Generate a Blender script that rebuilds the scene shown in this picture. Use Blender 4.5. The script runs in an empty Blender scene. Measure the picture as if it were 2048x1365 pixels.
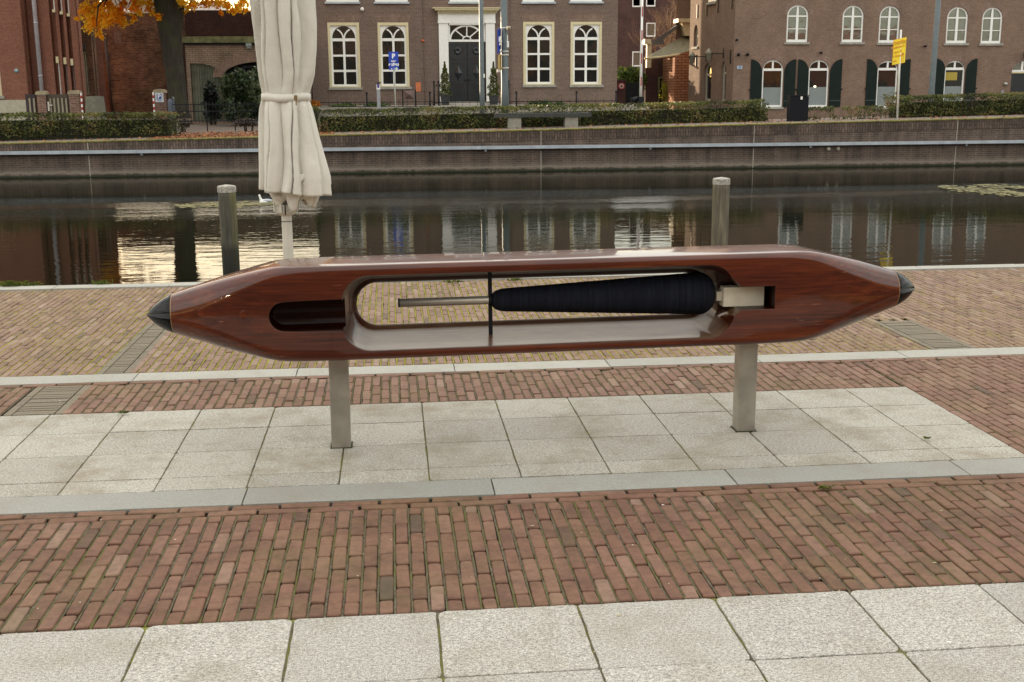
import bpy, bmesh, math, random
from mathutils import Vector, Matrix, noise
from mathutils.geometry import tessellate_polygon
R = math.radians
S = bpy.context.scene
COL = S.collection
random.seed(11)

# ------------------------------------------------------------------ camera
F = 2333.0; H = 1.65
yaw, pit, rol = R(5.805), R(12.083), R(0.3736)
fwd = Vector((math.sin(yaw)*math.cos(pit), math.cos(yaw)*math.cos(pit), -math.sin(pit)))
rt = Vector((math.cos(yaw), -math.sin(yaw), 0))
dn = -rt.cross(fwd)
R0 = math.cos(rol)*rt + math.sin(rol)*dn
D0 = -math.sin(rol)*rt + math.cos(rol)*dn
EYE = Vector((0, 0, H))
cd = bpy.data.cameras.new('camera'); cam = bpy.data.objects.new('camera', cd); COL.objects.link(cam)
m = Matrix.Identity(4)
for i, v in enumerate((R0, -D0, -fwd)):
    for j in range(3): m[j][i] = v[j]
m.translation = EYE
cam.matrix_world = m
cd.sensor_width = 36; cd.lens = F/2048*36; cd.clip_end = 2000; cd.clip_start = .05
S.camera = cam

# ------------------------------------------------------------------ sky, sun, exposure
SUN_AZ, SUN_EL = R(-30), R(8.0)          # azimuth measured from +Y towards +X
w = bpy.data.worlds.new('World'); S.world = w; w.use_nodes = True
wn = w.node_tree; wn.nodes.clear()
out = wn.nodes.new('ShaderNodeOutputWorld'); bg = wn.nodes.new('ShaderNodeBackground')
sky = wn.nodes.new('ShaderNodeTexSky'); sky.sky_type = 'NISHITA'; sky.sun_disc = False
sky.sun_elevation = SUN_EL; sky.sun_rotation = SUN_AZ
sky.air_density = 1.0; sky.dust_density = 2.0
tc = wn.nodes.new('ShaderNodeTexCoord'); mp = wn.nodes.new('ShaderNodeMapping'); mp.inputs['Scale'].default_value = (1, 1, 3.0)
nz = wn.nodes.new('ShaderNodeTexNoise'); nz.inputs['Scale'].default_value = 2.2; nz.inputs['Detail'].default_value = 7
cr = wn.nodes.new('ShaderNodeValToRGB'); cr.color_ramp.elements[0].position = .36; cr.color_ramp.elements[1].position = .6
cr.color_ramp.elements[0].color = (.45, .45, .45, 1); cr.color_ramp.elements[1].color = (.92, .92, .92, 1)
mx = wn.nodes.new('ShaderNodeMix'); mx.data_type = 'RGBA'
mx.inputs['B'].default_value = (7.6, 7.3, 6.6, 1)      # thin bright cloud
L = wn.links.new
L(tc.outputs['Generated'], mp.inputs[0]); L(mp.outputs[0], nz.inputs['Vector']); L(nz.outputs[0], cr.inputs[0])
sx = wn.nodes.new('ShaderNodeSeparateXYZ'); L(tc.outputs['Generated'], sx.inputs[0])
el = wn.nodes.new('ShaderNodeMapRange'); el.inputs[1].default_value = .02; el.inputs[2].default_value = .38; el.inputs[3].default_value = .25; el.inputs[4].default_value = 1.0; L(sx.outputs[2], el.inputs[0])
mu = wn.nodes.new('ShaderNodeMath'); mu.operation = 'MULTIPLY'; L(cr.outputs[0], mu.inputs[0]); L(el.outputs[0], mu.inputs[1])
L(mu.outputs[0], mx.inputs['Factor']); L(sky.outputs[0], mx.inputs['A']); L(mx.outputs['Result'], bg.inputs[0])
bg.inputs[1].default_value = .13; L(bg.outputs[0], out.inputs[0])
sd = bpy.data.lights.new('sun', 'SUN'); sun = bpy.data.objects.new('sun', sd); COL.objects.link(sun)
sd.energy = 3.6; sd.angle = R(.5); sd.color = (1, .80, .55)
tosun = Vector((math.sin(SUN_AZ)*math.cos(SUN_EL), math.cos(SUN_AZ)*math.cos(SUN_EL), math.sin(SUN_EL)))
sun.rotation_euler = tosun.to_track_quat('Z', 'Y').to_euler()
S.view_settings.view_transform = 'Standard'; S.view_settings.look = 'None'
S.view_settings.exposure = 1.24; S.view_settings.gamma = 1
S.cycles.max_bounces = 8; S.cycles.diffuse_bounces = 3; S.cycles.glossy_bounces = 5

# ------------------------------------------------------------------ helpers
def ray(x, y): return fwd + R0*((x-1024)/F) + D0*((y-682.5)/F)
def gr(x, y, z=0.0):
    d = ray(x, y); return EYE + d*((z-H)/d.z)
class Plane:
    """vertical plane through O along unit direction d (u axis); depth goes away from the viewer"""
    def __init__(s, O, d=(1, 0)):
        s.O = Vector((O[0], O[1], 0)); s.d = Vector((d[0], d[1], 0)).normalized(); s.n = Vector((-s.d.y, s.d.x, 0))
    def px(s, x, y):
        r = ray(x, y); t = (s.O-EYE).dot(s.n)/r.dot(s.n); p = EYE+r*t
        return ((p-s.O).dot(s.d), p.z)
    def p(s, u, z, dep=0.0): return s.O+s.d*u+s.n*dep+Vector((0, 0, z))
    def rect(s, x0, y0, x1, y1):       # px rectangle -> (u0,u1,z0,z1)
        xm, ym = (x0+x1)/2, (y0+y1)/2
        return s.px(x0, ym)[0], s.px(x1, ym)[0], s.px(xm, y1)[1], s.px(xm, y0)[1]
def YP(Y): return Plane((0, Y))
class MB:
    def __init__(s): s.v = []; s.f = []; s.m = []; s.t = []; s.tone = 0.5; s.mi = 0; s.sm = []
    def add(s, pts, faces, smooth=False):
        b = len(s.v); s.v += [tuple(p) for p in pts]; s.t += [s.tone]*len(pts)
        for f in faces: s.f.append(tuple(i+b for i in f)); s.m.append(s.mi); s.sm.append(smooth)
        return s
    def hexa(s, c):      # c: 8 corners, bottom ring then top ring (ccw from above)
        return s.add(c, [(3, 2, 1, 0), (4, 5, 6, 7), (0, 1, 5, 4), (1, 2, 6, 5), (2, 3, 7, 6), (3, 0, 4, 7)])
    def box(s, a, b):
        (x0, y0, z0), (x1, y1, z1) = a, b
        x0, x1 = min(x0, x1), max(x0, x1); y0, y1 = min(y0, y1), max(y0, y1); z0, z1 = min(z0, z1), max(z0, z1)
        return s.hexa([(x0, y0, z0), (x1, y0, z0), (x1, y1, z0), (x0, y1, z0), (x0, y0, z1), (x1, y0, z1), (x1, y1, z1), (x0, y1, z1)])
    def pbox(s, P, u0, u1, z0, z1, d0, d1):
        u0, u1 = min(u0, u1), max(u0, u1); z0, z1 = min(z0, z1), max(z0, z1)
        return s.hexa([P.p(u0, z0, d0), P.p(u1, z0, d0), P.p(u1, z0, d1), P.p(u0, z0, d1), P.p(u0, z1, d0), P.p(u1, z1, d0), P.p(u1, z1, d1), P.p(u0, z1, d1)])
    def ring(s, rings, closed=False, cap0=True, cap1=True, smooth=True):
        n = len(rings[0]); pts = [p for r in rings for p in r]; fs = []
        for i in range(len(rings)-1):
            for j in range(n):
                k = (j+1) % n; fs.append((i*n+j, i*n+k, (i+1)*n+k, (i+1)*n+j))
        if cap0: fs.append(tuple(range(n-1, -1, -1)))
        if cap1: fs.append(tuple((len(rings)-1)*n+j for j in range(n)))
        return s.add(pts, fs, smooth)
    def tube(s, a, b, r0, r1=None, n=10, cap=True, smooth=True):
        a, b = Vector(a), Vector(b); r1 = r0 if r1 is None else r1
        d = (b-a).normalized(); u = d.orthogonal().normalized(); v = d.cross(u)
        rg = [[c+(u*math.cos(2*math.pi*j/n)+v*math.sin(2*math.pi*j/n))*r for j in range(n)] for c, r in ((a, r0), (b, r1))]
        return s.ring(rg, cap0=cap, cap1=cap, smooth=smooth)
    def path(s, pts, rs, n=8, smooth=True):
        pts = [Vector(p) for p in pts]; rg = []
        d0 = (pts[1]-pts[0]).normalized(); u = d0.orthogonal().normalized()
        for i, p in enumerate(pts):
            d = (pts[min(i+1, len(pts)-1)]-pts[max(i-1, 0)]).normalized()
            u = (u-d*u.dot(d)).normalized(); v = d.cross(u)
            rg.append([p+(u*math.cos(2*math.pi*j/n)+v*math.sin(2*math.pi*j/n))*rs[i] for j in range(n)])
        return s.ring(rg, smooth=smooth)
    def lathe(s, c, prof, n=20, smooth=True):
        c = Vector(c)
        return s.ring([[c+Vector((math.cos(2*math.pi*j/n)*r, math.sin(2*math.pi*j/n)*r, z)) for j in range(n)] for r, z in prof], smooth=smooth)
    def sphere(s, c, r, n=12, sc=(1, 1, 1)):
        c = Vector(c)
        return s.ring([[c+Vector((math.cos(2*math.pi*j/n)*math.sin(a)*r*sc[0], math.sin(2*math.pi*j/n)*math.sin(a)*r*sc[1], -math.cos(a)*r*sc[2])) for j in range(n)] for a in [math.pi*(i+.02)/(n-.0) if i == 0 else (math.pi*.998 if i == n else math.pi*i/n) for i in range(n+1)]])
    def plate(s, P, outer, holes, d0, d1, edge=True):
        """flat panel on plane P with holes; front at depth d0, reveals to d1"""
        loops = [outer]+holes
        tri = tessellate_polygon([[Vector((u, z, 0)) for u, z in l] for l in loops])
        flat = [q for l in loops for q in l]
        b = [P.p(u, z, d0) for u, z in flat]; fs = []
        for t in tri:
            a0, a1, a2 = [flat[i] for i in t]
            ar = (a1[0]-a0[0])*(a2[1]-a0[1])-(a2[0]-a0[0])*(a1[1]-a0[1])
            if abs(ar) < 1e-9: continue
            fs.append(tuple(t) if ar > 0 else (t[0], t[2], t[1]))
        s.add(b, fs)
        for li, l in enumerate(loops):
            if li == 0 and not edge: continue
            n = len(l); area = sum(l[i][0]*l[(i+1) % n][1]-l[(i+1) % n][0]*l[i][1] for i in range(n))
            pts = [P.p(u, z, d0) for u, z in l]+[P.p(u, z, d1) for u, z in l]
            ff = []
            for i in range(n):
                k = (i+1) % n
                q = (i, k, n+k, n+i)
                if (area > 0) == (li == 0): q = q[::-1]
                ff.append(q)
            s.add(pts, ff)
        return s
    def quad(s, c, u, v): c, u, v = Vector(c), Vector(u), Vector(v); return s.add([c-u-v, c+u-v, c+u+v, c-u+v], [(0, 1, 2, 3)])
def wloc(o):
    p = Vector(o.get('_w', (0, 0, 0))); return p
def obj(name, mb, mat, parent=None, loc=None):
    me = bpy.data.meshes.new(name)
    vs = [Vector(v) for v in mb.v]
    if parent is not None: base = Vector(parent['_w'])
    elif loc is not None: base = Vector(loc)
    else:
        xs = [v.x for v in vs]; ys = [v.y for v in vs]; zs = [v.z for v in vs]
        base = Vector(((min(xs)+max(xs))/2, (min(ys)+max(ys))/2, min(zs)))
    me.from_pydata([tuple(v-base) for v in vs], [], mb.f)
    for mm in (mat if isinstance(mat, (list, tuple)) else [mat]): me.materials.append(mm)
    if any(mb.m): me.polygons.foreach_set('material_index', mb.m)
    me.polygons.foreach_set('use_smooth', mb.sm)
    uv = me.uv_layers.new(name='uv'); dat = []
    for p in me.polygons:
        a = vs[p.vertices[0]]; n = p.normal
        if abs(n.z) > .7: t, b2 = Vector((1, 0, 0)), Vector((0, 1, 0))
        else: t = Vector((-n.y, n.x, 0)).normalized(); b2 = Vector((0, 0, 1))
        for vi in p.vertices: dat += [vs[vi].dot(t), vs[vi].dot(b2)]
    uv.data.foreach_set('uv', dat)
    at = me.attributes.new('tone', 'FLOAT', 'POINT'); at.data.foreach_set('value', mb.t)
    o = bpy.data.objects.new(name, me); COL.objects.link(o)
    if parent is not None:
        o.parent = parent; o['_w'] = tuple(parent['_w'])
    else:
        o.location = base; o['_w'] = tuple(base)
    return o
def tag(o, label, cat, group=None):
    o['label'] = label; o['category'] = cat
    if group: o['group'] = group
    return o
def thing(name, loc, label, cat, group=None):
    o = bpy.data.objects.new(name, None); COL.objects.link(o); o.location = loc; o['_w'] = tuple(loc); o.empty_display_size = .2
    return tag(o, label, cat, group)
def struct(name, mb, mat, kind='structure'):
    o = obj(name, mb, mat, loc=(0, 0, 0)); o['kind'] = kind; return o

# ---- materials
MATS = {}
def nodes(name):
    mt = bpy.data.materials.new(name); mt.use_nodes = True; nt = mt.node_tree; b = nt.nodes['Principled BSDF']
    return mt, nt, b
def N(nt, t, **kw):
    n = nt.nodes.new('ShaderNode'+t)
    for k, v in kw.items():
        if hasattr(n, k): setattr(n, k, v)
        else: n.inputs[k.replace('_', ' ')].default_value = v
    return n
def ramp(nt, fac, stops):
    r = nt.nodes.new('ShaderNodeValToRGB'); e = r.color_ramp.elements
    while len(e) < len(stops): e.new(.5)
    for i, (p, c) in enumerate(stops):
        e[i].position = p; e[i].color = (c[0], c[1], c[2], 1) if not isinstance(c, (int, float)) else (c, c, c, 1)
    nt.links.new(fac, r.inputs[0]); return r.outputs[0]
def mix(nt, a, b, fac, mode='MIX'):
    x = nt.nodes.new('ShaderNodeMix'); x.data_type = 'RGBA'; x.blend_type = mode
    for k, v in (('A', a), ('B', b), ('Factor', fac)):
        sck = x.inputs[k] if k != 'Factor' else x.inputs[0]
        if k in 'AB': sck = [i for i in x.inputs if i.name == k and i.type == 'RGBA'][0]
        if isinstance(v, (tuple, list)): sck.default_value = (v[0], v[1], v[2], 1)
        elif isinstance(v, (int, float)): sck.default_value = v if k == 'Factor' else (v, v, v, 1)
        else: nt.links.new(v, sck)
    return x.outputs['Result']
def bump(nt, b, h, strength=.3, dist=.01):
    n = nt.nodes.new('ShaderNodeBump'); n.inputs['Strength'].default_value = strength; n.inputs['Distance'].default_value = dist
    nt.links.new(h, n.inputs['Height'])
    old = b.inputs['Normal'].links
    if old: nt.links.new(old[0].from_socket, n.inputs['Normal'])
    nt.links.new(n.outputs[0], b.inputs['Normal'])
def pos(nt, scale=(1, 1, 1)):
    g = nt.nodes.new('ShaderNodeNewGeometry'); mpp = nt.nodes.new('ShaderNodeMapping'); mpp.inputs['Scale'].default_value = scale
    nt.links.new(g.outputs['Position'], mpp.inputs[0]); return mpp.outputs[0]
def noi(nt, vec, scale, detail=4, rough=.55):
    n = N(nt, 'TexNoise'); n.inputs['Scale'].default_value = scale; n.inputs['Detail'].default_value = detail; n.inputs['Roughness'].default_value = rough
    nt.links.new(vec, n.inputs['Vector']); return n.outputs[0]
def plain(name, c, rough=.6, metal=0, var=.12, vs=6, bmp=0, coat=0, spec=None):
    if name in MATS: return MATS[name]
    mt, nt, b = nodes(name); v = pos(nt)
    f = noi(nt, v, vs, 5)
    lo = tuple(x*(1-var) for x in c); hi = tuple(min(1, x*(1+var)) for x in c)
    nt.links.new(ramp(nt, f, [(.3, lo), (.7, hi)]), b.inputs['Base Color'])
    b.inputs['Roughness'].default_value = rough; b.inputs['Metallic'].default_value = metal; b.inputs['Coat Weight'].default_value = coat
    if spec is not None: b.inputs['Specular IOR Level'].default_value = spec
    if bmp: bump(nt, b, noi(nt, v, vs*8, 3), bmp, .003)
    MATS[name] = mt; return mt
def brick(name, c1, c2, mortar, bw=.22, bh=.068, ms=.010, var=.35, rot=False, stain=0.3, scale=1.0):
    mt, nt, b = nodes(name)
    uv = N(nt, 'UVMap'); mpp = N(nt, 'Mapping'); nt.links.new(uv.outputs[0], mpp.inputs[0])
    if rot: mpp.inputs['Rotation'].default_value = (0, 0, math.pi/2)
    bt = N(nt, 'TexBrick'); nt.links.new(mpp.outputs[0], bt.inputs['Vector'])
    for k, v in (('Color1', c1), ('Color2', c2), ('Mortar', mortar)): bt.inputs[k].default_value = (*v, 1)
    bt.inputs['Scale'].default_value = scale; bt.inputs['Mortar Size'].default_value = ms; bt.inputs['Brick Width'].default_value = bw; bt.inputs['Row Height'].default_value = bh
    bt.inputs['Mortar Smooth'].default_value = .3; bt.inputs['Bias'].default_value = -.1
    p = pos(nt); n1 = noi(nt, p, 1.1, 6, .65); n2 = noi(nt, p, 14, 3)
    col = mix(nt, bt.outputs['Color'], ramp(nt, n1, [(.3, 1-var), (.72, 1+var*.25)]), 1.0, 'MULTIPLY')
    col = mix(nt, col, ramp(nt, n2, [(.25, .55), (.75, 1.4)]), .75, 'MULTIPLY')
    if stain:
        p2 = pos(nt, (1.2, 1.2, .25)); n3 = noi(nt, p2, 1.3, 5, .7)
        col = mix(nt, col, ramp(nt, n3, [(.42, 1), (.68, .45)]), stain, 'MULTIPLY')
    nt.links.new(col, b.inputs['Base Color']); b.inputs['Roughness'].default_value = .88; b.inputs['Specular IOR Level'].default_value = .25
    inv = N(nt, 'Math', operation='SUBTRACT'); inv.inputs[0].default_value = 1; nt.links.new(bt.outputs['Fac'], inv.inputs[1])
    bump(nt, b, inv.outputs[0], .5, .008)
    return mt
CREAM = plain('cream_paint', (.60, .53, .33), .5, var=.06)
WHITE = plain('white_paint', (.80, .80, .77), .45, var=.04)
STONE = plain('sill_stone', (.30, .29, .25), .85, var=.2, bmp=.3)
BLACK = plain('black_iron', (.006, .007, .010), .5, var=.2, spec=.25)
DARKGREEN = plain('dark_green_paint', (.004, .011, .009), .55, var=.3, vs=3, spec=.2)
ZINC = plain('zinc_pipe', (.28, .29, .33), .45, metal=.4, var=.1)
def glass_mat(name, base=(.012, .014, .014), rough=.03, wav=.12):
    mt, nt, b = nodes(name); b.inputs['Base Color'].default_value = (*base, 1); b.inputs['Roughness'].default_value = rough
    b.inputs['Specular IOR Level'].default_value = .5; b.inputs['IOR'].default_value = 1.5
    bump(nt, b, noi(nt, pos(nt), 1.6, 2), wav, .02); return mt
GLASS = glass_mat('window_glass'); FROST = plain('frosted_film', (.20, .23, .23), .5, var=.05); 
GLASS_SKY = glass_mat('old_window_glass', (.05, .06, .055), .04, .25)
[n for n in GLASS_SKY.node_tree.nodes if n.type == 'BSDF_PRINCIPLED'][0].inputs['Specular IOR Level'].default_value = 1.6
B_HOUSE = brick('house_brick', (.150, .100, .080), (.185, .126, .103), (.25, .20, .17), stain=.12, var=.15)
B_SOLD = brick('soldier_brick', (.20, .12, .09), (.25, .16, .12), (.30, .25, .21), bw=.33, bh=.068, rot=True, stain=.1)
B_RED = brick('red_brick', (.245, .100, .066), (.295, .125, .083), (.23, .14, .11), ms=.007, stain=.15, var=.18)
B_OLD = brick('old_dark_brick', (.13, .058, .034), (.25, .125, .072), (.19, .135, .09), bw=.30, bh=.11, ms=.016, var=.6, stain=.5)
B_GATE = brick('grey_brown_brick', (.25, .185, .135), (.33, .25, .185), (.14, .105, .08), bw=.3, bh=.10, ms=.014, stain=.2)
B_RIGHT = brick('warm_brown_brick', (.19, .118, .085), (.245, .155, .112), (.25, .195, .155), stain=.15, var=.2)
B_DARK = brick('dark_house_brick', (.085, .042, .038), (.11, .055, .048), (.10, .06, .055), stain=.1)
def wall_mat():
    mt, nt, b = nodes('canal_wall_brick')
    uv = N(nt, 'UVMap'); sep = N(nt, 'SeparateXYZ'); g = N(nt, 'NewGeometry'); nt.links.new(g.outputs['Position'], sep.inputs[0])
    bt = N(nt, 'TexBrick'); nt.links.new(uv.outputs[0], bt.inputs['Vector'])
    for k, v in (('Color1', (.072, .048, .036)), ('Color2', (.112, .075, .057)), ('Mortar', (.14, .112, .09))): bt.inputs[k].default_value = (*v, 1)
    bt.inputs['Scale'].default_value = 1; bt.inputs['Mortar Size'].default_value = .010; bt.inputs['Brick Width'].default_value = .22; bt.inputs['Row Height'].default_value = .066
    p = pos(nt); ps = pos(nt, (2.2, 1, .35))
    col = mix(nt, bt.outputs['Color'], ramp(nt, noi(nt, ps, .9, 8, .75), [(.32, .35), (.68, 1.4)]), 1, 'MULTIPLY')
    # pale lime bloom just above the water and black-green algae at the waterline
    mr = N(nt, 'MapRange'); nt.links.new(sep.outputs[2], mr.inputs[0]); mr.inputs[1].default_value = -.8; mr.inputs[2].default_value = -.15
    ad = N(nt, 'Math', operation='ADD'); n2 = noi(nt, pos(nt, (1.5, 1, 2)), 2.6, 8, .8)
    sc = N(nt, 'Math', operation='MULTIPLY_ADD'); nt.links.new(n2, sc.inputs[0]); sc.inputs[1].default_value = .34; sc.inputs[2].default_value = -.17
    nt.links.new(mr.outputs[0], ad.inputs[0]); nt.links.new(sc.outputs[0], ad.inputs[1])
    lime = ramp(nt, ad.outputs[0], [(.10, 0), (.20, .9), (.30, .30), (.5, 0)])
    col = mix(nt, col, (.24, .20, .16), lime)
    alg = ramp(nt, ad.outputs[0], [(.045, 1), (.12, 0)])
    col = mix(nt, col, (.018, .024, .008), alg)
    nt.links.new(col, b.inputs['Base Color']); b.inputs['Roughness'].default_value = .8
    bump(nt, b, bt.outputs['Fac'], -.4, .006); return mt
B_WALL = wall_mat()
def wall_top_mat():
    mt, nt, b = nodes('canal_wall_soldier_brick')
    uv = N(nt, 'UVMap'); mpp = N(nt, 'Mapping'); mpp.inputs['Rotation'].default_value = (0, 0, math.pi/2); nt.links.new(uv.outputs[0], mpp.inputs[0])
    bt = N(nt, 'TexBrick'); nt.links.new(mpp.outputs[0], bt.inputs['Vector'])
    for k, v in (('Color1', (.085, .057, .044)), ('Color2', (.145, .100, .080)), ('Mortar', (.045, .035, .025))): bt.inputs[k].default_value = (*v, 1)
    bt.inputs['Scale'].default_value = 1; bt.inputs['Mortar Size'].default_value = .012; bt.inputs['Brick Width'].default_value = .24; bt.inputs['Row Height'].default_value = .085
    p = pos(nt)
    col = mix(nt, bt.outputs['Color'], ramp(nt, noi(nt, pos(nt, (2, 1, .5)), .8, 7, .7), [(.32, .38), (.68, 1.3)]), 1, 'MULTIPLY')
    col = mix(nt, col, ramp(nt, noi(nt, p, 9, 4), [(.3, .7), (.7, 1.25)]), .8, 'MULTIPLY')
    nt.links.new(col, b.inputs['Base Color']); b.inputs['Roughness'].default_value = .85
    bump(nt, b, bt.outputs['Fac'], -.5, .01); return mt
B_WALLTOP = wall_top_mat()

def paver_mat(name, stops, moss, dirt=.5):
    """clay paver: each brick's own tone comes from the 'tone' attribute, blotches and worn specks from noise"""
    mt, nt, b = nodes(name); at = N(nt, 'Attribute'); at.attribute_name = 'tone'
    col = ramp(nt, at.outputs['Fac'], stops); p = pos(nt)
    col = mix(nt, col, ramp(nt, noi(nt, p, 28, 6, .7), [(.28, .62), (.5, 1), (.75, 1.28)]), .8, 'MULTIPLY')
    col = mix(nt, col, ramp(nt, noi(nt, p, 4.5, 5, .7), [(.3, .6), (.55, 1), (.8, 1.12)]), dirt, 'MULTIPLY')
    col = mix(nt, col, (.42, .36, .30), ramp(nt, noi(nt, p, 55, 5, .75), [(.66, 0), (.80, .55)]))
    if moss: col = mix(nt, col, (.17, .155, .05), ramp(nt, noi(nt, p, 1.7, 6, .75), [(.46, 0), (.74, moss)]))
    nt.links.new(col, b.inputs['Base Color']); b.inputs['Roughness'].default_value = .82; b.inputs['Specular IOR Level'].default_value = .3
    bump(nt, b, noi(nt, p, 170, 4, .7), .35, .002); bump(nt, b, noi(nt, p, 30, 3), .3, .003); return mt
def joint_mat(name, mosscol, lo, hi):
    mt, nt, b = nodes(name); p = pos(nt)
    col = ramp(nt, noi(nt, p, 60, 4), [(.3, (.045, .037, .022)), (.7, (.15, .128, .088))])
    col = mix(nt, col, mosscol, ramp(nt, noi(nt, p, 3.2, 7, .8), [(lo, 0), (hi, 1)]))
    nt.links.new(col, b.inputs['Base Color']); b.inputs['Roughness'].default_value = .95
    bump(nt, b, noi(nt, p, 150, 3), .8, .004); return mt
def slab_mat(name, base, speck=.5, stain=.6):
    mt, nt, b = nodes(name); p = pos(nt); at = N(nt, 'Attribute'); at.attribute_name = 'tone'
    col = ramp(nt, at.outputs['Fac'], [(0, tuple(x*.88 for x in base)), (1, tuple(x*1.08 for x in base))])
    f1 = noi(nt, p, 230, 3, .8); f2 = noi(nt, pos(nt, (1, 1.5, 1)), 78, 6, .85)
    col = mix(nt, col, ramp(nt, f1, [(.36, .42), (.5, 1), (.64, 1.5)]), speck, 'MULTIPLY')
    col = mix(nt, col, ramp(nt, f2, [(.36, .38), (.50, 1.02), (.64, 1.42)]), speck*1.1, 'MULTIPLY')
    col = mix(nt, col, (.20, .165, .11), ramp(nt, noi(nt, p, 2.6, 8, .75), [(.47, 0), (.70, stain)]))
    col = mix(nt, col, (.11, .095, .065), ramp(nt, noi(nt, p, 7.0, 6, .8), [(.60, 0), (.74, stain*.7)]))
    vo = N(nt, 'TexVoronoi'); vo.inputs['Scale'].default_value = 5.5; nt.links.new(p, vo.inputs['Vector'])
    col = mix(nt, col, (.7, .68, .62), ramp(nt, vo.outputs['Distance'], [(.012, .7), (.022, 0)]))
    nt.links.new(col, b.inputs['Base Color']); b.inputs['Roughness'].default_value = .75; b.inputs['Specular IOR Level'].default_value = .35
    bump(nt, b, f2, .35, .002); bump(nt, b, f1, .25, .001); return mt
PAVE_A = paver_mat('red_clay_paver', [(0, (.085, .066, .048)), (.15, (.132, .071, .049)), (.5, (.170, .088, .060)), (.82, (.200, .113, .080)), (1, (.23, .150, .112))], .3, .9)
PAVE_B = paver_mat('worn_red_paver', [(0, (.10, .075, .057)), (.15, (.155, .086, .062)), (.5, (.198, .110, .080)), (.82, (.235, .143, .107)), (1, (.28, .195, .15))], .35, .65)
PAVE_C = paver_mat('mossy_pink_paver', [(0, (.14, .10, .075)), (.25, (.20, .128, .095)), (.6, (.245, .158, .120)), (1, (.31, .23, .18))], .35, .6)
JOINT_A = plain('dark_joint_soil', (.022, .019, .012), .95, var=.4, vs=40)
JOINT_C = plain('dark_joint_soil', (.022, .019, .012), .95)
SLAB = slab_mat('granite_slab', (.385, .372, .34), .95, .5)
SLAB2 = slab_mat('granite_slab_stained', (.365, .35, .308), .85, .85)
KERB = slab_mat('blue_stone', (.285, .285, .262), .3, .35)
KERB2 = slab_mat('pale_kerb_stone', (.36, .355, .32), .35, .35)

# ------------------------------------------------------------------ near plaza
def slab_poly(mb, x0, x1, y0, y1, top, r=.012, th=.05, chip=True):
    """paving slab with rounded corners, a tiny arris and a slightly wandering outline"""
    pts = []
    for cx, cy, a0 in ((x0, y0, 180), (x1, y0, 270), (x1, y1, 0), (x0, y1, 90)):
        rr = r*random.choice((.5, .8, 1, 1.2, 2.1)) if chip else r
        sx, sy = (1 if cx == x0 else -1), (1 if cy == y0 else -1)
        for k in range(4):
            a = R(a0+30*k); pts.append((cx+sx*rr+math.cos(a)*rr, cy+sy*rr+math.sin(a)*rr))
    full = []
    for i in range(len(pts)):
        a, b2 = pts[i], pts[(i+1) % len(pts)]; full.append(a)
        l = math.dist(a, b2)
        if l > .15 and chip:
            k = int(l/.05)
            for j in range(1, k):
                t = j/k; nx, ny = (b2[1]-a[1])/l, -(b2[0]-a[0])/l; o = -abs(random.gauss(0, .0014))
                full.append((a[0]+(b2[0]-a[0])*t+nx*o, a[1]+(b2[1]-a[1])*t+ny*o))
    cx, cy = (x0+x1)/2, (y0+y1)/2; e = .0016
    def ins(p): return (p[0]+(e if p[0] < cx else -e), p[1]+(e if p[1] < cy else -e))
    dz = random.uniform(-.0012, .0012); n = len(full)
    rg = [[(p[0], p[1], top-th) for p in full], [(p[0], p[1], top-e+dz) for p in full], [(*ins(p), top+dz) for p in full]]
    mb.tone = random.random(); mb.ring(rg, cap0=False, smooth=False)
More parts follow.
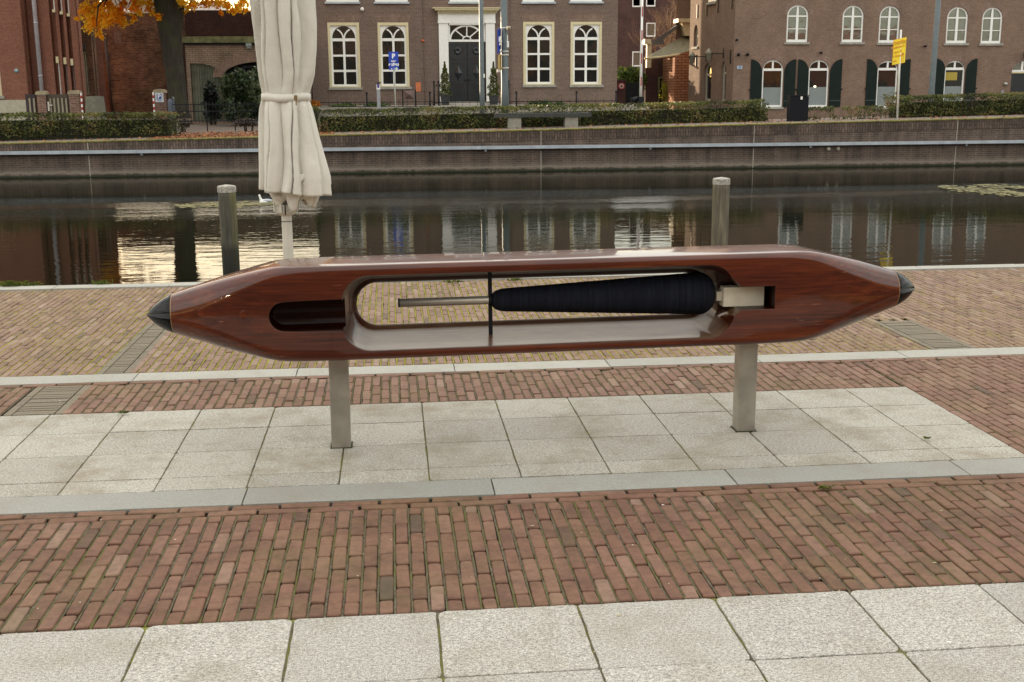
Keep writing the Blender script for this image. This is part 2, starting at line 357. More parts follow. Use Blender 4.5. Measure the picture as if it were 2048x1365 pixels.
def pave(mb, x0, x1, y0, y1, pw, pl, along='y', fill=None, g=.0048, gl=.0058, top=0.0, seed=1, jit=.0012, skip=None, lo=None):
    """running bond of separate clay pavers; rows run along the given axis"""
    rnd = random.Random(seed); n = int(round((x1-x0)/pw)) if along == 'y' else int(round((y1-y0)/pw))
    if fill is not None:
        L_ = (y1-y0) if along == 'y' else (x1-x0); k = max(2, int(L_/.035))
        for c in range(n+1):
            V = []
            for i in range(k+1):
                t = i/k
                for e in (-1, 1):
                    a = c*pw+e*(g*.80+rnd.uniform(-.0012, .0010)); z = top-.0045+rnd.uniform(-.0022, .0020)
                    V.append((x0+a, y0+L_*t, z) if along == 'y' else (x0+L_*t, y0+a, z))
            V2 = [q for q in V]
            fs = [(2*i, 2*i+1, 2*i+3, 2*i+2) if along == 'y' else (2*i, 2*i+2, 2*i+3, 2*i+1) for i in range(k)]
            if skip: fs = [f for f in fs if not skip(V[f[0]][0]+(.004 if True else 0), V[f[0]][1])]
            fill.add(V, fs)
    for c in range(n):
        off = (c % 2)*pl/2+rnd.uniform(-.012, .012); s = (y0 if along == 'y' else x0)-off
        lim = y1 if along == 'y' else x1; st = y0 if along == 'y' else x0
        wob = rnd.gauss(0, .0008)
        while s < lim:
            ln = pl*rnd.uniform(.975, 1.02); a0, a1 = max(s, st), min(s+ln, lim)
            s += ln
            if a1-a0 < .03: continue
            if along == 'y': bx0, bx1, by0, by1 = x0+c*pw, x0+(c+1)*pw, a0, a1; gx, gy = g, gl
            else: bx0, bx1, by0, by1 = a0, a1, y0+c*pw, y0+(c+1)*pw; gx, gy = gl, g
            if skip and skip((bx0+bx1)/2, (by0+by1)/2): continue
            q = [(bx0+gx, by0+gy), (bx1-gx, by0+gy), (bx1-gx, by1-gy), (bx0+gx, by1-gy)]
            an = rnd.gauss(0, .006); cx, cy = (bx0+bx1)/2+wob, (by0+by1)/2
            P4 = []
            for (x, y) in q:
                dx, dy = x-cx+rnd.gauss(0, jit), y-cy+rnd.gauss(0, jit)
                P4.append((cx+dx*math.cos(an)-dy*math.sin(an), cy+dx*math.sin(an)+dy*math.cos(an)))
            h = top+rnd.gauss(0, .0013); tx, ty = rnd.gauss(0, .006), rnd.gauss(0, .006)
            def zz(x, y): return h+(x-cx)*tx*2+(y-cy)*ty
            cut = .006; ring1 = []; ring2 = []
            for i in range(4):
                p, pv, nx = P4[i], P4[i-1], P4[(i+1) % 4]
                for o in (pv, nx):
                    d = math.dist(p, o); k = rnd.uniform(.6, 1.3)*cut/d
                    ring1.append((p[0]+(o[0]-p[0])*k, p[1]+(o[1]-p[1])*k))
            for (x, y) in ring1: ring2.append((cx+(x-cx)*(1-.0035/abs(bx1-bx0)*2), cy+(y-cy)*(1-.0035/abs(by1-by0)*2)))
            mb.tone = min(1, max(0, rnd.gauss(.52, .17) if rnd.random() > .018 else rnd.choice((rnd.uniform(0, .2), rnd.uniform(.85, 1)))))
            mb.ring([[(x, y, zz(x, y)-.03) for x, y in ring1], [(x, y, zz(x, y)-.0035) for x, y in ring1], [(x, y, zz(x, y)) for x, y in ring2]], cap0=False, smooth=False)

mb = MB(); mb.box((-14, -6, -.9), (24, 10.30, -.022)); struct('ground', mb, JOINT_A)
mb = MB(); mb.box((-14, 3.5, -.0215), (24, 4.62, -.016)); struct('joint_bed', mb, JOINT_A)
mb = MB(); mb.box((-14, 6.15, -.0205), (24, 6.84, -.016)); mb.box((2.868, 4.64, -.0205), (24, 6.1495, -.016)); struct('joint_bed', mb, JOINT_A)
mb = MB(); mb.box((-14, 7.03, -.0195), (24, 10.29, -.015)); struct('joint_bed', mb, JOINT_C)
mb = MB()
for i in range(-6, 9):
    for j in range(4):
        x0 = .108+.459*i; y1 = 3.525-.440*j
        slab_poly(mb, x0+.003, x0+.456, y1-.4365, y1, .001, r=.014)
struct('near_slabs', mb, SLAB)
mb = MB(); mb.box((-4, 1.6, -.021), (5, 3.53, -.005)); mb.box((-4, 4.84, -.021), (2.866, 6.152, -.006)); struct('joint_sand', mb, joint_mat('slab_joint_moss', (.17, .18, .02), .44, .60))
mb = MB(); xs = [-3.80, -3.41, -3.015, -2.62, -2.222, -1.823, -1.437, -1.043, -.654, -.262, .129, .53, .929, 1.329, 1.722, 2.114, 2.505, 2.868]
ys = [4.838, 5.010, 5.388, 5.770, 6.150]
for i in range(len(xs)-1):
    for j in range(4): slab_poly(mb, xs[i]+.0025, xs[i+1]-.0025, ys[j]+.0022, ys[j+1]-.0022, 0, r=.010)
struct('slab_platform', mb, SLAB2)
mb = MB()
for i in range(-4, 20): slab_poly(mb, .395+1.043*i+.002, .395+1.043*(i+1)-.002, 4.628, 4.833, 0, r=.005)
struct('kerb_strip', mb, KERB)
mb = MB()
for i in range(-4, 20): slab_poly(mb, -.6+.95*i+.002, -.6+.95*(i+1)-.002, 6.845, 7.045, 0, r=.005)
struct('kerb_strip', mb, KERB2)
drB = lambda x, y: -2.075 < x < -1.755 and y < 6.8
drC = lambda x, y: (-1.815 < x < -1.595 and y < 8.68) or (3.44 < x < 3.76 and y < 8.02)
FA = MB(); FC = MB()
mb = MB(); pave(mb, -2.4, 3.3, 3.532, 4.508, .0565, .200, seed=3, fill=FA)
pave(mb, -2.4, 3.3, 4.508, 4.622, .057, .205, 'x', seed=4, fill=FA)
struct('brick_paving', mb, PAVE_A)
mb = MB(); pave(mb, -3.4, 2.865, 6.156, 6.785, .0525, .200, seed=5, skip=drB, fill=FA)
pave(mb, 2.866, 6.2, 4.842, 6.785, .0525, .200, seed=6, fill=FA)
pave(mb, -3.4, 6.2, 6.787, 6.842, .055, .205, 'x', seed=7, fill=FA)
struct('brick_paving', mb, PAVE_B)
mb = MB(); pave(mb, -5.2, 8.6, 7.052, 10.285, .0505, .205, seed=8, g=.0058, skip=drC, jit=.0016, fill=FC)
struct('brick_paving', mb, PAVE_C)
JF_A = joint_mat('gritty_moss_joint', (.095, .095, .018), .42, .62)
JF_C = joint_mat('bright_moss_joint', (.27, .25, .015), .34, .52)
struct('joint_sand', FA, JF_A); struct('joint_sand', FC, JF_C)
RIB = slab_mat('ribbed_tile', (.17, .145, .105), .5, .6)
mb = MB()
def ribs(x0, x1, y0, y1, pitch):
    for bx in (x0, x1-.045):
        y = y0
        while y < y1: mb.tone = random.random(); slab_poly(mb, bx+.002, bx+.043, y+.003, min(y+.2, y1)-.003, 0, r=.005, th=.03, chip=False); y += .2
    y = y0
    while y < y1-.01:
        mb.tone = random.random(); mb.box((x0+.05, y+.004, -.03), (x1-.05, y+pitch-.006, random.uniform(-.002, .001))); y += pitch
ribs(-2.07, -1.76, 6.158, 6.785, .042); ribs(-1.81, -1.60, 7.053, 8.67, .048); ribs(3.445, 3.755, 7.053, 8.01, .048)
struct('drain_strip', mb, RIB)
# quay edge: coping stones and the near quay wall down to the water
mb = MB()
for i in range(-14, 26): slab_poly(mb, i*.98+.002, (i+1)*.98-.002, 10.292, 10.47, .012, r=.008, th=.12)
struct('quay_coping', mb, KERB2)
mb = MB(); mb.box((-14, 10.3005, -3), (24, 10.45, -.10)); struct('near_quay_wall', mb, B_WALL)
# wider plaza outside the picture
mb = MB(); mb.box((-60, -22, -.95), (-14.001, 10.45, -.004)); mb.box((24.001, -22, -.95), (70, 10.45, -.004)); mb.box((-14, -22, -.95), (24, -6.001, -.004))
struct('plaza', mb, PAVE_B)

# ------------------------------------------------------------------ water
def water_mat():
    mt, nt, b = nodes('canal_water')
    b.inputs['Base Color'].default_value = (.006, .007, .004, 1); b.inputs['Roughness'].default_value = .012; b.inputs['IOR'].default_value = 1.34
    p = pos(nt); g = N(nt, 'NewGeometry'); sep = N(nt, 'SeparateXYZ'); nt.links.new(g.outputs['Position'], sep.inputs[0])
    big = noi(nt, pos(nt, (.10, .55, 1)), 1.0, 3, .5)
    # breeze band nearer the far wall
    def mth(op, a, b_):
        n = N(nt, 'Math', operation=op)
        for i, q in enumerate((a, b_)):
            if isinstance(q, (int, float)): n.inputs[i].default_value = q
            else: nt.links.new(q, n.inputs[i])
        return n.outputs[0]
    yy = mth('ADD', sep.outputs[1], mth('MULTIPLY', mth('SUBTRACT', big, .5), 5.0))
    band = N(nt, 'ValToRGB'); 
    mr = N(nt, 'MapRange'); nt.links.new(yy, mr.inputs[0]); mr.inputs[1].default_value = 8; mr.inputs[2].default_value = 38
    amp = ramp(nt, mr.outputs[0], [(0, .014), (.30, .012), (.44, .03), (.55, .05), (.60, .35), (.655, .45), (.72, .05), (1, .02)])
    amp = ramp(nt, mr.outputs[0], [(0, .018), (.42, .014), (.50, .03), (.58, .10), (.605, .5), (.635, .6), (.66, .10), (.72, .03), (1, .02)])
    f1 = noi(nt, pos(nt, (.8, 1.7, 1)), 6.0, 3, .6)
    f2 = noi(nt, pos(nt, (.38, 1.15, 1)), 2.6, 3, .55); f3 = noi(nt, pos(nt, (.3, .8, 1)), .7, 2, .5)
    near = ramp(nt, mr.outputs[0], [(0, .18), (.28, .14), (.46, .07), (.6, .03), (1, .02)])
    hgt = mth('ADD', mth('MULTIPLY', f1, amp), mth('MULTIPLY', mth('ADD', f2, mth('MULTIPLY', f3, .8)), near))
    bump(nt, b, hgt, 1.0, .035)
    df = N(nt, 'BsdfDiffuse'); df.inputs[0].default_value = (.006, .007, .003, 1); ms = N(nt, 'MixShader'); ms.inputs[0].default_value = .32
    o_ = nt.nodes['Material Output']; nt.links.new(b.outputs[0], ms.inputs[1]); nt.links.new(df.outputs[0], ms.inputs[2]); nt.links.new(ms.outputs[0], o_.inputs[0])
    return mt
mb = MB(); mb.quad((0, 23.4, -.8), (90, 0, 0), (0, 13.6, 0)); struct('water', mb, water_mat())
mb = MB(); mb.quad((0, 23.4, -2.6), (90, 0, 0), (0, 13.6, 0)); struct('canal_bed', mb, plain('mud', (.03, .025, .015), .9))

# ------------------------------------------------------------------ far canal wall
YW = 36.6
def ztop(X): return .47+.0155*(X-3.8)
t = thing('canal_wall', (4, YW, -.8), 'long brown brick canal wall with mossy foot across the water', 'wall')
mb = MB(); n = 60; X0, X1 = -70, 80
def strip(mb, Ya, Yb, zf0, zf1, xs):
    for i in range(len(xs)-1):
        a, b2 = xs[i], xs[i+1]
        mb.hexa([(a, Ya, zf0(a)), (b2, Ya, zf0(b2)), (b2, Yb, zf0(b2)), (a, Yb, zf0(a)), (a, Ya, zf1(a)), (b2, Ya, zf1(b2)), (b2, Yb, zf1(b2)), (a, Yb, zf1(a))])
strip(mb, YW, YW+.45, lambda x: -2.6, lambda x: ztop(x)-.34, [X0, X1]); obj('wall_face', mb, B_WALL, t)
mb = MB(); strip(mb, YW-.012, YW+.45, lambda x: ztop(x)-.34, lambda x: ztop(x)-.035, [X0, X1]); obj('brick_coping', mb, B_WALLTOP, t)
mb = MB(); strip(mb, YW-.03, YW+.46, lambda x: ztop(x)-.035, lambda x: ztop(x), [X0, X1]); obj('mossy_edge', mb, plain('moss_lip', (.17, .15, .035), .9, var=.6, vs=5), t)
mb = MB(); x = X0
while x < X1:
    mb.box((x+.004, YW-.17, -.10), (x+5.2-.004, YW-.013, -.005)); mb.box((x+.1, YW-.10, -.17), (x+.16, YW-.013, -.1)); x += 5.2
RAIL = plain('painted_steel_rail', (.40, .45, .50), .4, metal=.15, var=.18, vs=2.5)
obj('fender_rail', mb, RAIL, t)
mb = MB()
for px, yy in ((178, 320), (1082, 300), (1507, 300), (1912, 290)):
    X = YP(YW-.005).px(px, yy)[0]; mb.box((X-.012, YW-.005, -.78), (X+.012, YW+.01, -.17)); mb.box((X-.010, YW-.018, .0), (X+.010, YW+.01, ztop(X)-.05))
obj('expansion_joint', mb, plain('pale_mortar', (.38, .34, .28), .8), t)
mb = MB(); mb.tube((YP(YW).px(1664, 291)[0]-.12, YW-.06, -.22), (YP(YW).px(1664, 291)[0]-.12, YW+.0, -.22), .06); mb.tube((YP(YW).px(1676, 291)[0]+.0, YW-.06, -.22), (YP(YW).px(1676, 291)[0], YW, -.22), .06)
obj('bracket', mb, plain('rusty_white', (.5, .45, .36), .6, var=.3), t)

# far ground: from the wall top down to the street
def zg(X, Y):
    lo = .12 if X < 12 else (.12-.32*min(1, (X-12)/6))
    if Y <= 42: return ztop(X)-.03
    if Y >= 50: return lo
    return ztop(X)-.03+(lo-ztop(X)+.03)*(Y-42)/8
mb = MB(); gx = list(range(-80, 91, 5)); gy = [YW+.44, 42, 44, 46, 48, 50, 60, 75, 100, 130]
V = [(x, y, zg(x, y)) for y in gy for x in gx]; n = len(gx)
mb.add(V, [(j*n+i, j*n+i+1, (j+1)*n+i+1, (j+1)*n+i) for j in range(len(gy)-1) for i in range(n-1)])
mt, nt, b = nodes('far_ground'); p = pos(nt)
nt.links.new(mix(nt, ramp(nt, noi(nt, p, 9, 4), [(.3, (.12, .10, .085)), (.7, (.19, .165, .14))]), (.20, .085, .035), ramp(nt, noi(nt, p, 1.1, 6, .8), [(.5, 0), (.62, .7)])), b.inputs['Base Color']); b.inputs['Roughness'].default_value = .9
struct('far_street', mb, mt)
mb = MB(); mb.box((-4.1, 57, .0), (12.6, 64.99, .95)); struct('front_yard', mb, plain('yard_stone', (.26, .24, .20), .9, var=.2))
mb = MB(); mb.quad((0, 230, -3.0), (400, 0, 0), (0, 250, 0)); struct('terrain', mb, plain('far_land', (.10, .10, .07), .95))

# ------------------------------------------------------------------ the big weaving shuttle on two posts
def wood_mat(name, dark=1.0, gloss=.025, sheen_dust=0):
    mt, nt, b = nodes(name); tcn = N(nt, 'TexCoord'); 
    mpp = N(nt, 'Mapping'); mpp.inputs['Scale'].default_value = (1.1, 14, 14); nt.links.new(tcn.outputs['Object'], mpp.inputs[0])
    mp2 = N(nt, 'Mapping'); mp2.inputs['Scale'].default_value = (3.5, 95, 95); nt.links.new(tcn.outputs['Object'], mp2.inputs[0])
    g1 = noi(nt, mpp.outputs[0], 1.3, 6, .6); g2 = noi(nt, mp2.outputs[0], 1.0, 4, .6)
    c = lambda *x: tuple(q*dark for q in x)
    col = ramp(nt, g1, [(.22, c(.050, .0085, .0035)), (.42, c(.080, .0135, .0045)), (.60, c(.118, .0225, .0058)), (.8, c(.175, .046, .010))])
    col = mix(nt, col, ramp(nt, g2, [(.3, .58), (.7, 1.35)]), .95, 'MULTIPLY')
    # thin pale scratches along the grain
    mp3 = N(nt, 'Mapping'); mp3.inputs['Scale'].default_value = (2.2, 42, 42); nt.links.new(tcn.outputs['Object'], mp3.inputs[0])
    sc = noi(nt, mp3.outputs[0], 1.7, 2, .5)
    col = mix(nt, col, c(.42, .17, .075), ramp(nt, sc, [(.70, 0), (.76, .75)]))
    mp5 = N(nt, 'Mapping'); mp5.inputs['Scale'].default_value = (.01, 1, 8.5); nt.links.new(tcn.outputs['Object'], mp5.inputs[0])   # glued laminations
    vv = N(nt, 'TexVoronoi'); vv.feature = 'DISTANCE_TO_EDGE'; vv.inputs['Scale'].default_value = 1.6; vv.inputs['Randomness'].default_value = .6; nt.links.new(mp5.outputs[0], vv.inputs['Vector'])
    col = mix(nt, col, ramp(nt, vv.outputs['Distance'], [(.004, .62), (.02, 1)]), .8, 'MULTIPLY')
    n6 = noi(nt, tcn.outputs['Object'], 1.4, 6, .7); col = mix(nt, col, ramp(nt, n6, [(.3, .72), (.7, 1.2)]), .8, 'MULTIPLY')
    if sheen_dust:                 # warm reflection painted into faces that look up, mottled like worn, grimy varnish
        gg = N(nt, 'NewGeometry'); sz = N(nt, 'SeparateXYZ'); nt.links.new(gg.outputs['Normal'], sz.inputs[0])
        up = ramp(nt, sz.outputs[2], [(.5, 0), (.85, 1)]); mp4 = N(nt, 'Mapping'); mp4.inputs['Scale'].default_value = (3, 14, 10); nt.links.new(tcn.outputs['Object'], mp4.inputs[0])
        dn_ = ramp(nt, noi(nt, mp4.outputs[0], 1.6, 7, .7), [(.35, .15), (.6, sheen_dust), (.75, .9)])
        col = mix(nt, col, (.15, .105, .06), mix(nt, up, dn_, 1, 'MULTIPLY'))
    nt.links.new(col, b.inputs['Base Color']); b.inputs['Roughness'].default_value = .35; b.inputs['Specular IOR Level'].default_value = .15
    b.inputs['Coat Weight'].default_value = .8; b.inputs['Coat IOR'].default_value = 1.5
    nt.links.new(ramp(nt, noi(nt, tcn.outputs['Object'], 3.0, 6, .7), [(.4, gloss), (.75, gloss+.10)]), b.inputs['Coat Roughness'])
    bv = N(nt, 'Bevel'); bv.samples = 4; bv.inputs['Radius'].default_value = .006; nt.links.new(bv.outputs[0], b.inputs['Normal'])
    bump(nt, b, noi(nt, mpp.outputs[0], .8, 3, .5), .07, .004)
    n = [x for x in nt.nodes if x.type == 'BUMP'][-1]; nt.links.new(n.outputs[0], b.inputs['Coat Normal'])
    return mt
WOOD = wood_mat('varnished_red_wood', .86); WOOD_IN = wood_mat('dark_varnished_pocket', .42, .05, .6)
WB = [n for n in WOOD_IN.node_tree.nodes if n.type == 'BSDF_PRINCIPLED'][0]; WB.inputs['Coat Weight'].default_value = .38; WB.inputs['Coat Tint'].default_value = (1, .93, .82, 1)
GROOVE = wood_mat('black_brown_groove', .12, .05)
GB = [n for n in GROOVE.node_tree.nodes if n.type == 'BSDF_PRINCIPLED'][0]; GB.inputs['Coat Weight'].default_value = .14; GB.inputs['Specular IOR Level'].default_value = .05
TIP = plain('black_gloss_tip', (.002, .0022, .003), .05, var=.3, spec=.28)
STEEL = plain('brushed_post_steel', (.345, .33, .285), .42, metal=.6, var=.2, vs=9, bmp=.1)
ST = thing('shuttle_sculpture', (.7145, 5.41, 0), 'giant varnished wooden weaving shuttle with black tips and bobbin, raised on two steel posts', 'sculpture')
ROT = Matrix.Translation((.7145, 5.41, .678)) @ Matrix.Rotation(R(1.45), 4, 'Z') @ Matrix.Rotation(R(-.30), 4, 'Y')
def lerp_tab(t, x):
    if x <= t[0][0]: return t[0][1]
    for (a, va), (b2, vb) in zip(t, t[1:]):
        if x <= b2: return va+(vb-va)*(x-a)/(b2-a)
    return t[-1][1]
HL = 1.843
HZ = [(0, .001), (.01, .015), (.03, .038), (.06, .062), (.09, .079), (.12, .091), (.2, .117), (.3, .147), (.4, .173), (.5, .197), (.56, .210), (.60, .2165), (.64, .2185)]
HY = [(0, .001), (.01, .015), (.03, .038), (.06, .062), (.09, .079), (.12, .091), (.25, .120), (.4, .145), (.55, .160), (.75, .170)]
RH = [(0, 1), (.13, 1), (.25, .86), (.4, .58), (.55, .33), (.7, .19), (.85, .15)]
def section(x):
    s = HL-abs(x); hz, hy = lerp_tab(HZ, s), lerp_tab(HY, s); r = min(hz, hy)*lerp_tab(RH, s)
    if x > 0 and s < .75: hz *= 1.0
    pts = []
    for cx, cz, a0 in ((hy-r, hz-r, 0), (-(hy-r), hz-r, 90), (-(hy-r), -(hz-r), 180), (hy-r, -(hz-r), 270)):
        for k in range(9):
            a = R(a0+90*k/8); pts.append((x, cx+math.cos(a)*r, cz+math.sin(a)*r))
    return pts
def loft(xs):
    mb = MB(); mb.ring([section(x) for x in xs], smooth=True); return mb
xs_ = sorted(set([-HL+.12+(.58)*i/26 for i in range(27)]+[-1.0, -.8, -.4, 0, .4, .8, 1.0]+[HL-.12-.58*i/26 for i in range(27)]))
body = loft(xs_)
def to_local(name, mb, mats):
    me = bpy.data.meshes.new(name); me.from_pydata(mb.v, [], mb.f)
    for q in mats: me.materials.append(q)
    if any(mb.m): me.polygons.foreach_set('material_index', mb.m)
    me.polygons.foreach_set('use_smooth', mb.sm)
    o = bpy.data.objects.new(name, me); COL.objects.link(o); return o
def rrect(x0, x1, z0, z1, r, y, n=10):
    pts = []
    for cx, cz, a0 in ((x1-r, z1-r, 0), (x0+r, z1-r, 90), (x0+r, z0+r, 180), (x1-r, z0+r, 270)):
        for k in range(n+1):
            a = R(a0+90*k/n); pts.append((cx+math.cos(a)*r, y, cz+math.sin(a)*r))
    return pts
body_o = to_local('body', body, [WOOD, WOOD_IN, GROOVE])
Fo = (-.955, .868, -.173, .168, .125); Bo = (-.893, .800, -.113, .092, .10)
def li(a, b2, t): return tuple(p+(q-p)*t for p, q in zip(a, b2))
st = [(-.32, -.12), (-.1715, -.035), (-.163, -.008), (-.15, 0)]
rings = [rrect(*[Fo[0]+t*.1, Fo[1]-t*.1, Fo[2]+t*.1, Fo[3]-t*.1, Fo[4]], y) for y, t in st]
for k in range(1, 9):
    t_ = k/8; rings.append(rrect(*li(Fo, Bo, .60*t_**1.25), -.15+.245*t_))
rings += [rrect(*li(Fo, Bo, .72), .108), rrect(*li(Fo, Bo, .88), .116)]
rings += [rrect(*Bo, .13), rrect(*li(Bo, Fo, .12), .165), rrect(*li(Bo, Fo, .4), .178), rrect(*li(Bo, Fo, .6), .30)]
rings = [r_[::-1] for r_ in rings][::-1]
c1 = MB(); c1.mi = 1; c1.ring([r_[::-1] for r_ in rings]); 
def cutter(mb):
    o = to_local('cut', mb, [WOOD, WOOD_IN, GROOVE]); bm = bmesh.new(); bm.from_mesh(o.data); bmesh.ops.recalc_face_normals(bm, faces=bm.faces); bm.to_mesh(o.data); bm.free(); return o
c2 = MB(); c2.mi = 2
G_ = lambda e, y: rrect(-1.282-e, -.80, -.071-e, .061+e, .0655+e, y)
c2.ring([G_(.05, -.30), G_(.008, -.1715), G_(0, -.163), G_(0, -.085), G_(-.012, -.068), G_(-.035, -.06)])
c3 = MB(); c3.mi = 2; c3.box((.76, -.3, -.047), (1.066, -.01, .063))
c4 = MB(); c4.mi = 1       # small bevelled throat where the notch meets the pocket
c4.ring([[(.72, y, .063), (.90, y, .063), (.845, y, .115), (.72, y, .115)] for y in (-.3, -.01)], smooth=False)
c5 = MB(); c5.mi = 1
c5.ring([[(.72, y, -.10), (.835, y, -.10), (.90, y, -.047), (.72, y, -.047)] for y in (-.3, .0)], smooth=False)
bm = bmesh.new(); bm.from_mesh(body_o.data); bmesh.ops.recalc_face_normals(bm, faces=bm.faces); bm.to_mesh(body_o.data); bm.free()
cuts = [cutter(c) for c in (c1, c2, c3, c4, c5)]
for c in cuts:
    md = body_o.modifiers.new('b', 'BOOLEAN'); md.operation = 'DIFFERENCE'; md.solver = 'EXACT'; md.object = c
bpy.context.view_layer.update()
dg = bpy.context.evaluated_depsgraph_get()
me = bpy.data.meshes.new_from_object(body_o.evaluated_get(dg))
body_o.modifiers.clear(); body_o.data = me
for c in cuts: bpy.data.objects.remove(c)
def attach(o, parent=ST, M=ROT):
    o.parent = parent; o.matrix_parent_inverse = Matrix.Identity(4)
    o.matrix_basis = Matrix.Translation(-Vector(parent['_w'])) @ M; o['_w'] = parent['_w']; return o
def sharp(me, ang=32):
    me.polygons.foreach_set('use_smooth', [True]*len(me.polygons))
    try: me.set_sharp_from_angle(angle=R(ang))
    except Exception: pass
sharp(body_o.data); attach(body_o)
for sgn, lab in ((-1, 1), (1, 1)):
    xs2 = [sgn*(HL-t_) for t_ in (0.0005, .004, .01, .02, .035, .05, .07, .09, .105, .1195)]
    tb = loft(xs2 if sgn > 0 else xs2); bm = bmesh.new()
    o = to_local('tip', tb, [TIP]); bm.from_mesh(o.data); bmesh.ops.recalc_face_normals(bm, faces=bm.faces); bm.to_mesh(o.data); bm.free(); attach(o)
    rg = MB(); q = [(x, y*1.006, z*1.006) for x, y, z in section(sgn*(HL-.1198))]; q2 = [(x, y*1.006, z*1.006) for x, y, z in section(sgn*(HL-.1235))]
    rg.ring([q, q2], cap0=False, cap1=False); attach(to_local('tip_ring', rg, [plain('brass_seam', (.28, .17, .08), .4, metal=.3)]))
for dx in (-1.45, -1.385):
    pass
for px_, py_ in ((402, 625), (487, 628)):     # wooden plugs in the face
    p = Plane((0, 5.24)).px(px_, py_)
    lx = p[0]-.7145; s_ = HL-abs(lx)
    pm = MB(); yf = -lerp_tab(HY, s_)-.0006
    pm.ring([[(lx+math.cos(a)*.021, y, p[1]-.678+.005+math.sin(a)*.021) for a in [2*math.pi*k/24 for k in range(24)]] for y in (yf+.006, yf)][::-1], smooth=False)
    attach(to_local('plug', pm, [wood_mat('plug_wood', 1.15)]))
THREAD = None
mt, nt, b = nodes('black_yarn'); tcn = N(nt, 'TexCoord'); wv = N(nt, 'TexWave'); wv.inputs['Scale'].default_value = 62; wv.inputs['Distortion'].default_value = .9; wv.inputs['Detail'].default_value = 2
nt.links.new(tcn.outputs['Object'], wv.inputs['Vector']); b.inputs['Base Color'].default_value = (.008, .009, .014, 1); b.inputs['Roughness'].default_value = .8; b.inputs['Specular IOR Level'].default_value = .2
mp7 = N(nt, 'Mapping'); mp7.inputs['Scale'].default_value = (60, 3, 3); nt.links.new(tcn.outputs['Object'], mp7.inputs[0])
nt.links.new(ramp(nt, noi(nt, mp7.outputs[0], 1.5, 5, .7), [(.3, (.0035, .0045, .008)), (.75, (.016, .020, .034))]), b.inputs['Base Color'])
bump(nt, b, wv.outputs[0], .8, .003); THREAD = mt
mb = MB(); prof = [(-.262, .006), (-.2605, .022), (-.255, .034), (-.243, .044), (-.225, .051), (-.20, .055)]
prof += [(-.20+i*.95/320, .055+.047*(i/320)+(.0007 if i % 2 else -.0007)+random.uniform(-.0006, .0006)) for i in range(1, 321)]
prof += [(.765, .099), (.785, .088), (.802, .072), (.812, .052), (.818, .03)]
mb.ring([[(x, math.cos(a)*r, .010+math.sin(a)*r) for a in [2*math.pi*k/48 for k in range(48)]] for x, r in prof]); attach(to_local('bobbin_thread', mb, [THREAD]))
RODM = plain('spindle_steel', (.52, .50, .44), .38, metal=.7, var=.1)
mb = MB(); mb.tube((-.694, 0, .013), (.86, 0, .010), .0205, .0205, 24); attach(to_local('spindle', mb, [RODM]))
mb = MB(); mb.tube((-.7005, 0, .013), (-.6935, 0, .013), .0215, .0215, 24); attach(to_local('spindle_cap', mb, [BLACK]))
mb = MB(); mb.box((-.277, -.004, -.176), (-.258, .004, .170)); mb.box((-.281, -.03, -.1725), (-.254, .012, -.166)); mb.tube((-.2765, 0, .0125), (-.2585, 0, .0125), .0265, .0265, 20)
attach(to_local('brace', mb, [BLACK]))
mb = MB(); mb.tube((-.267, -.022, -.166), (-.267, -.022, -.160), .006, .006, 8); attach(to_local('screw', mb, [RODM]))
mb = MB(); mb.box((.845, -.075, -.0465), (1.045, -.012, .046)); mb.box((.82, -.045, -.022), (.8448, -.02, .022))
attach(to_local('holder_block', mb, [plain('pale_metal_block', (.66, .62, .50), .5, metal=.1, var=.1, vs=14, bmp=.15)]))
# frayed yarn ends at the thick end of the bobbin
mb = MB()
for i in range(34):
    a = random.uniform(0, 2*math.pi); r = random.uniform(.02, .06); x = random.uniform(.80, .82)
    p0 = Vector((x, math.cos(a)*r, .01+math.sin(a)*r)); p1 = p0+Vector((random.uniform(.005, .05), random.uniform(-.03, .02), random.uniform(-.02, .03)))
    mb.tube(p0, p1, .0007, .0004, 4)
attach(to_local('loose_thread', mb, [plain('loose_yarn', (.09, .07, .05), .8)]))
for X, Yb in ((-.272, 5.362), (1.708, 5.395)):
    mb = MB(); mb.box((X-.045, Yb, -.05), (X+.045, Yb+.09, .475))
    o = obj('post', mb, STEEL, ST); md = o.modifiers.new('bv', 'BEVEL'); md.width = .004; md.segments = 2
    mb = MB(); mb.box((X-.052, Yb-.007, -.01), (X+.052, Yb+.097, .0022)); obj('post_joint', mb, plain('dark_foot_joint', (.035, .035, .012), .95, var=.5, vs=60), ST)  # thin dark frame set round the post foot
    mb = MB()
    for k in range(16):                        # moss and grit gathered at the foot
        a = random.uniform(0, 2*math.pi); rr = random.uniform(.048, .068); px_, py_ = X+max(-.056, min(.056, math.cos(a)*rr*1.3)), Yb+.045+max(-.055, min(.055, math.sin(a)*rr*1.3))
        if abs(px_-X) < .046 and abs(py_-Yb-.045) < .046: continue
        mb.sphere((px_, py_, .001), random.uniform(.0015, .0035), 5, (1, 1, .5))
    o = obj('moss', mb, plain('green_moss', (.10, .10, .02), .95, var=.5, vs=60), loc=(X, Yb, 0)); o['kind'] = 'stuff'

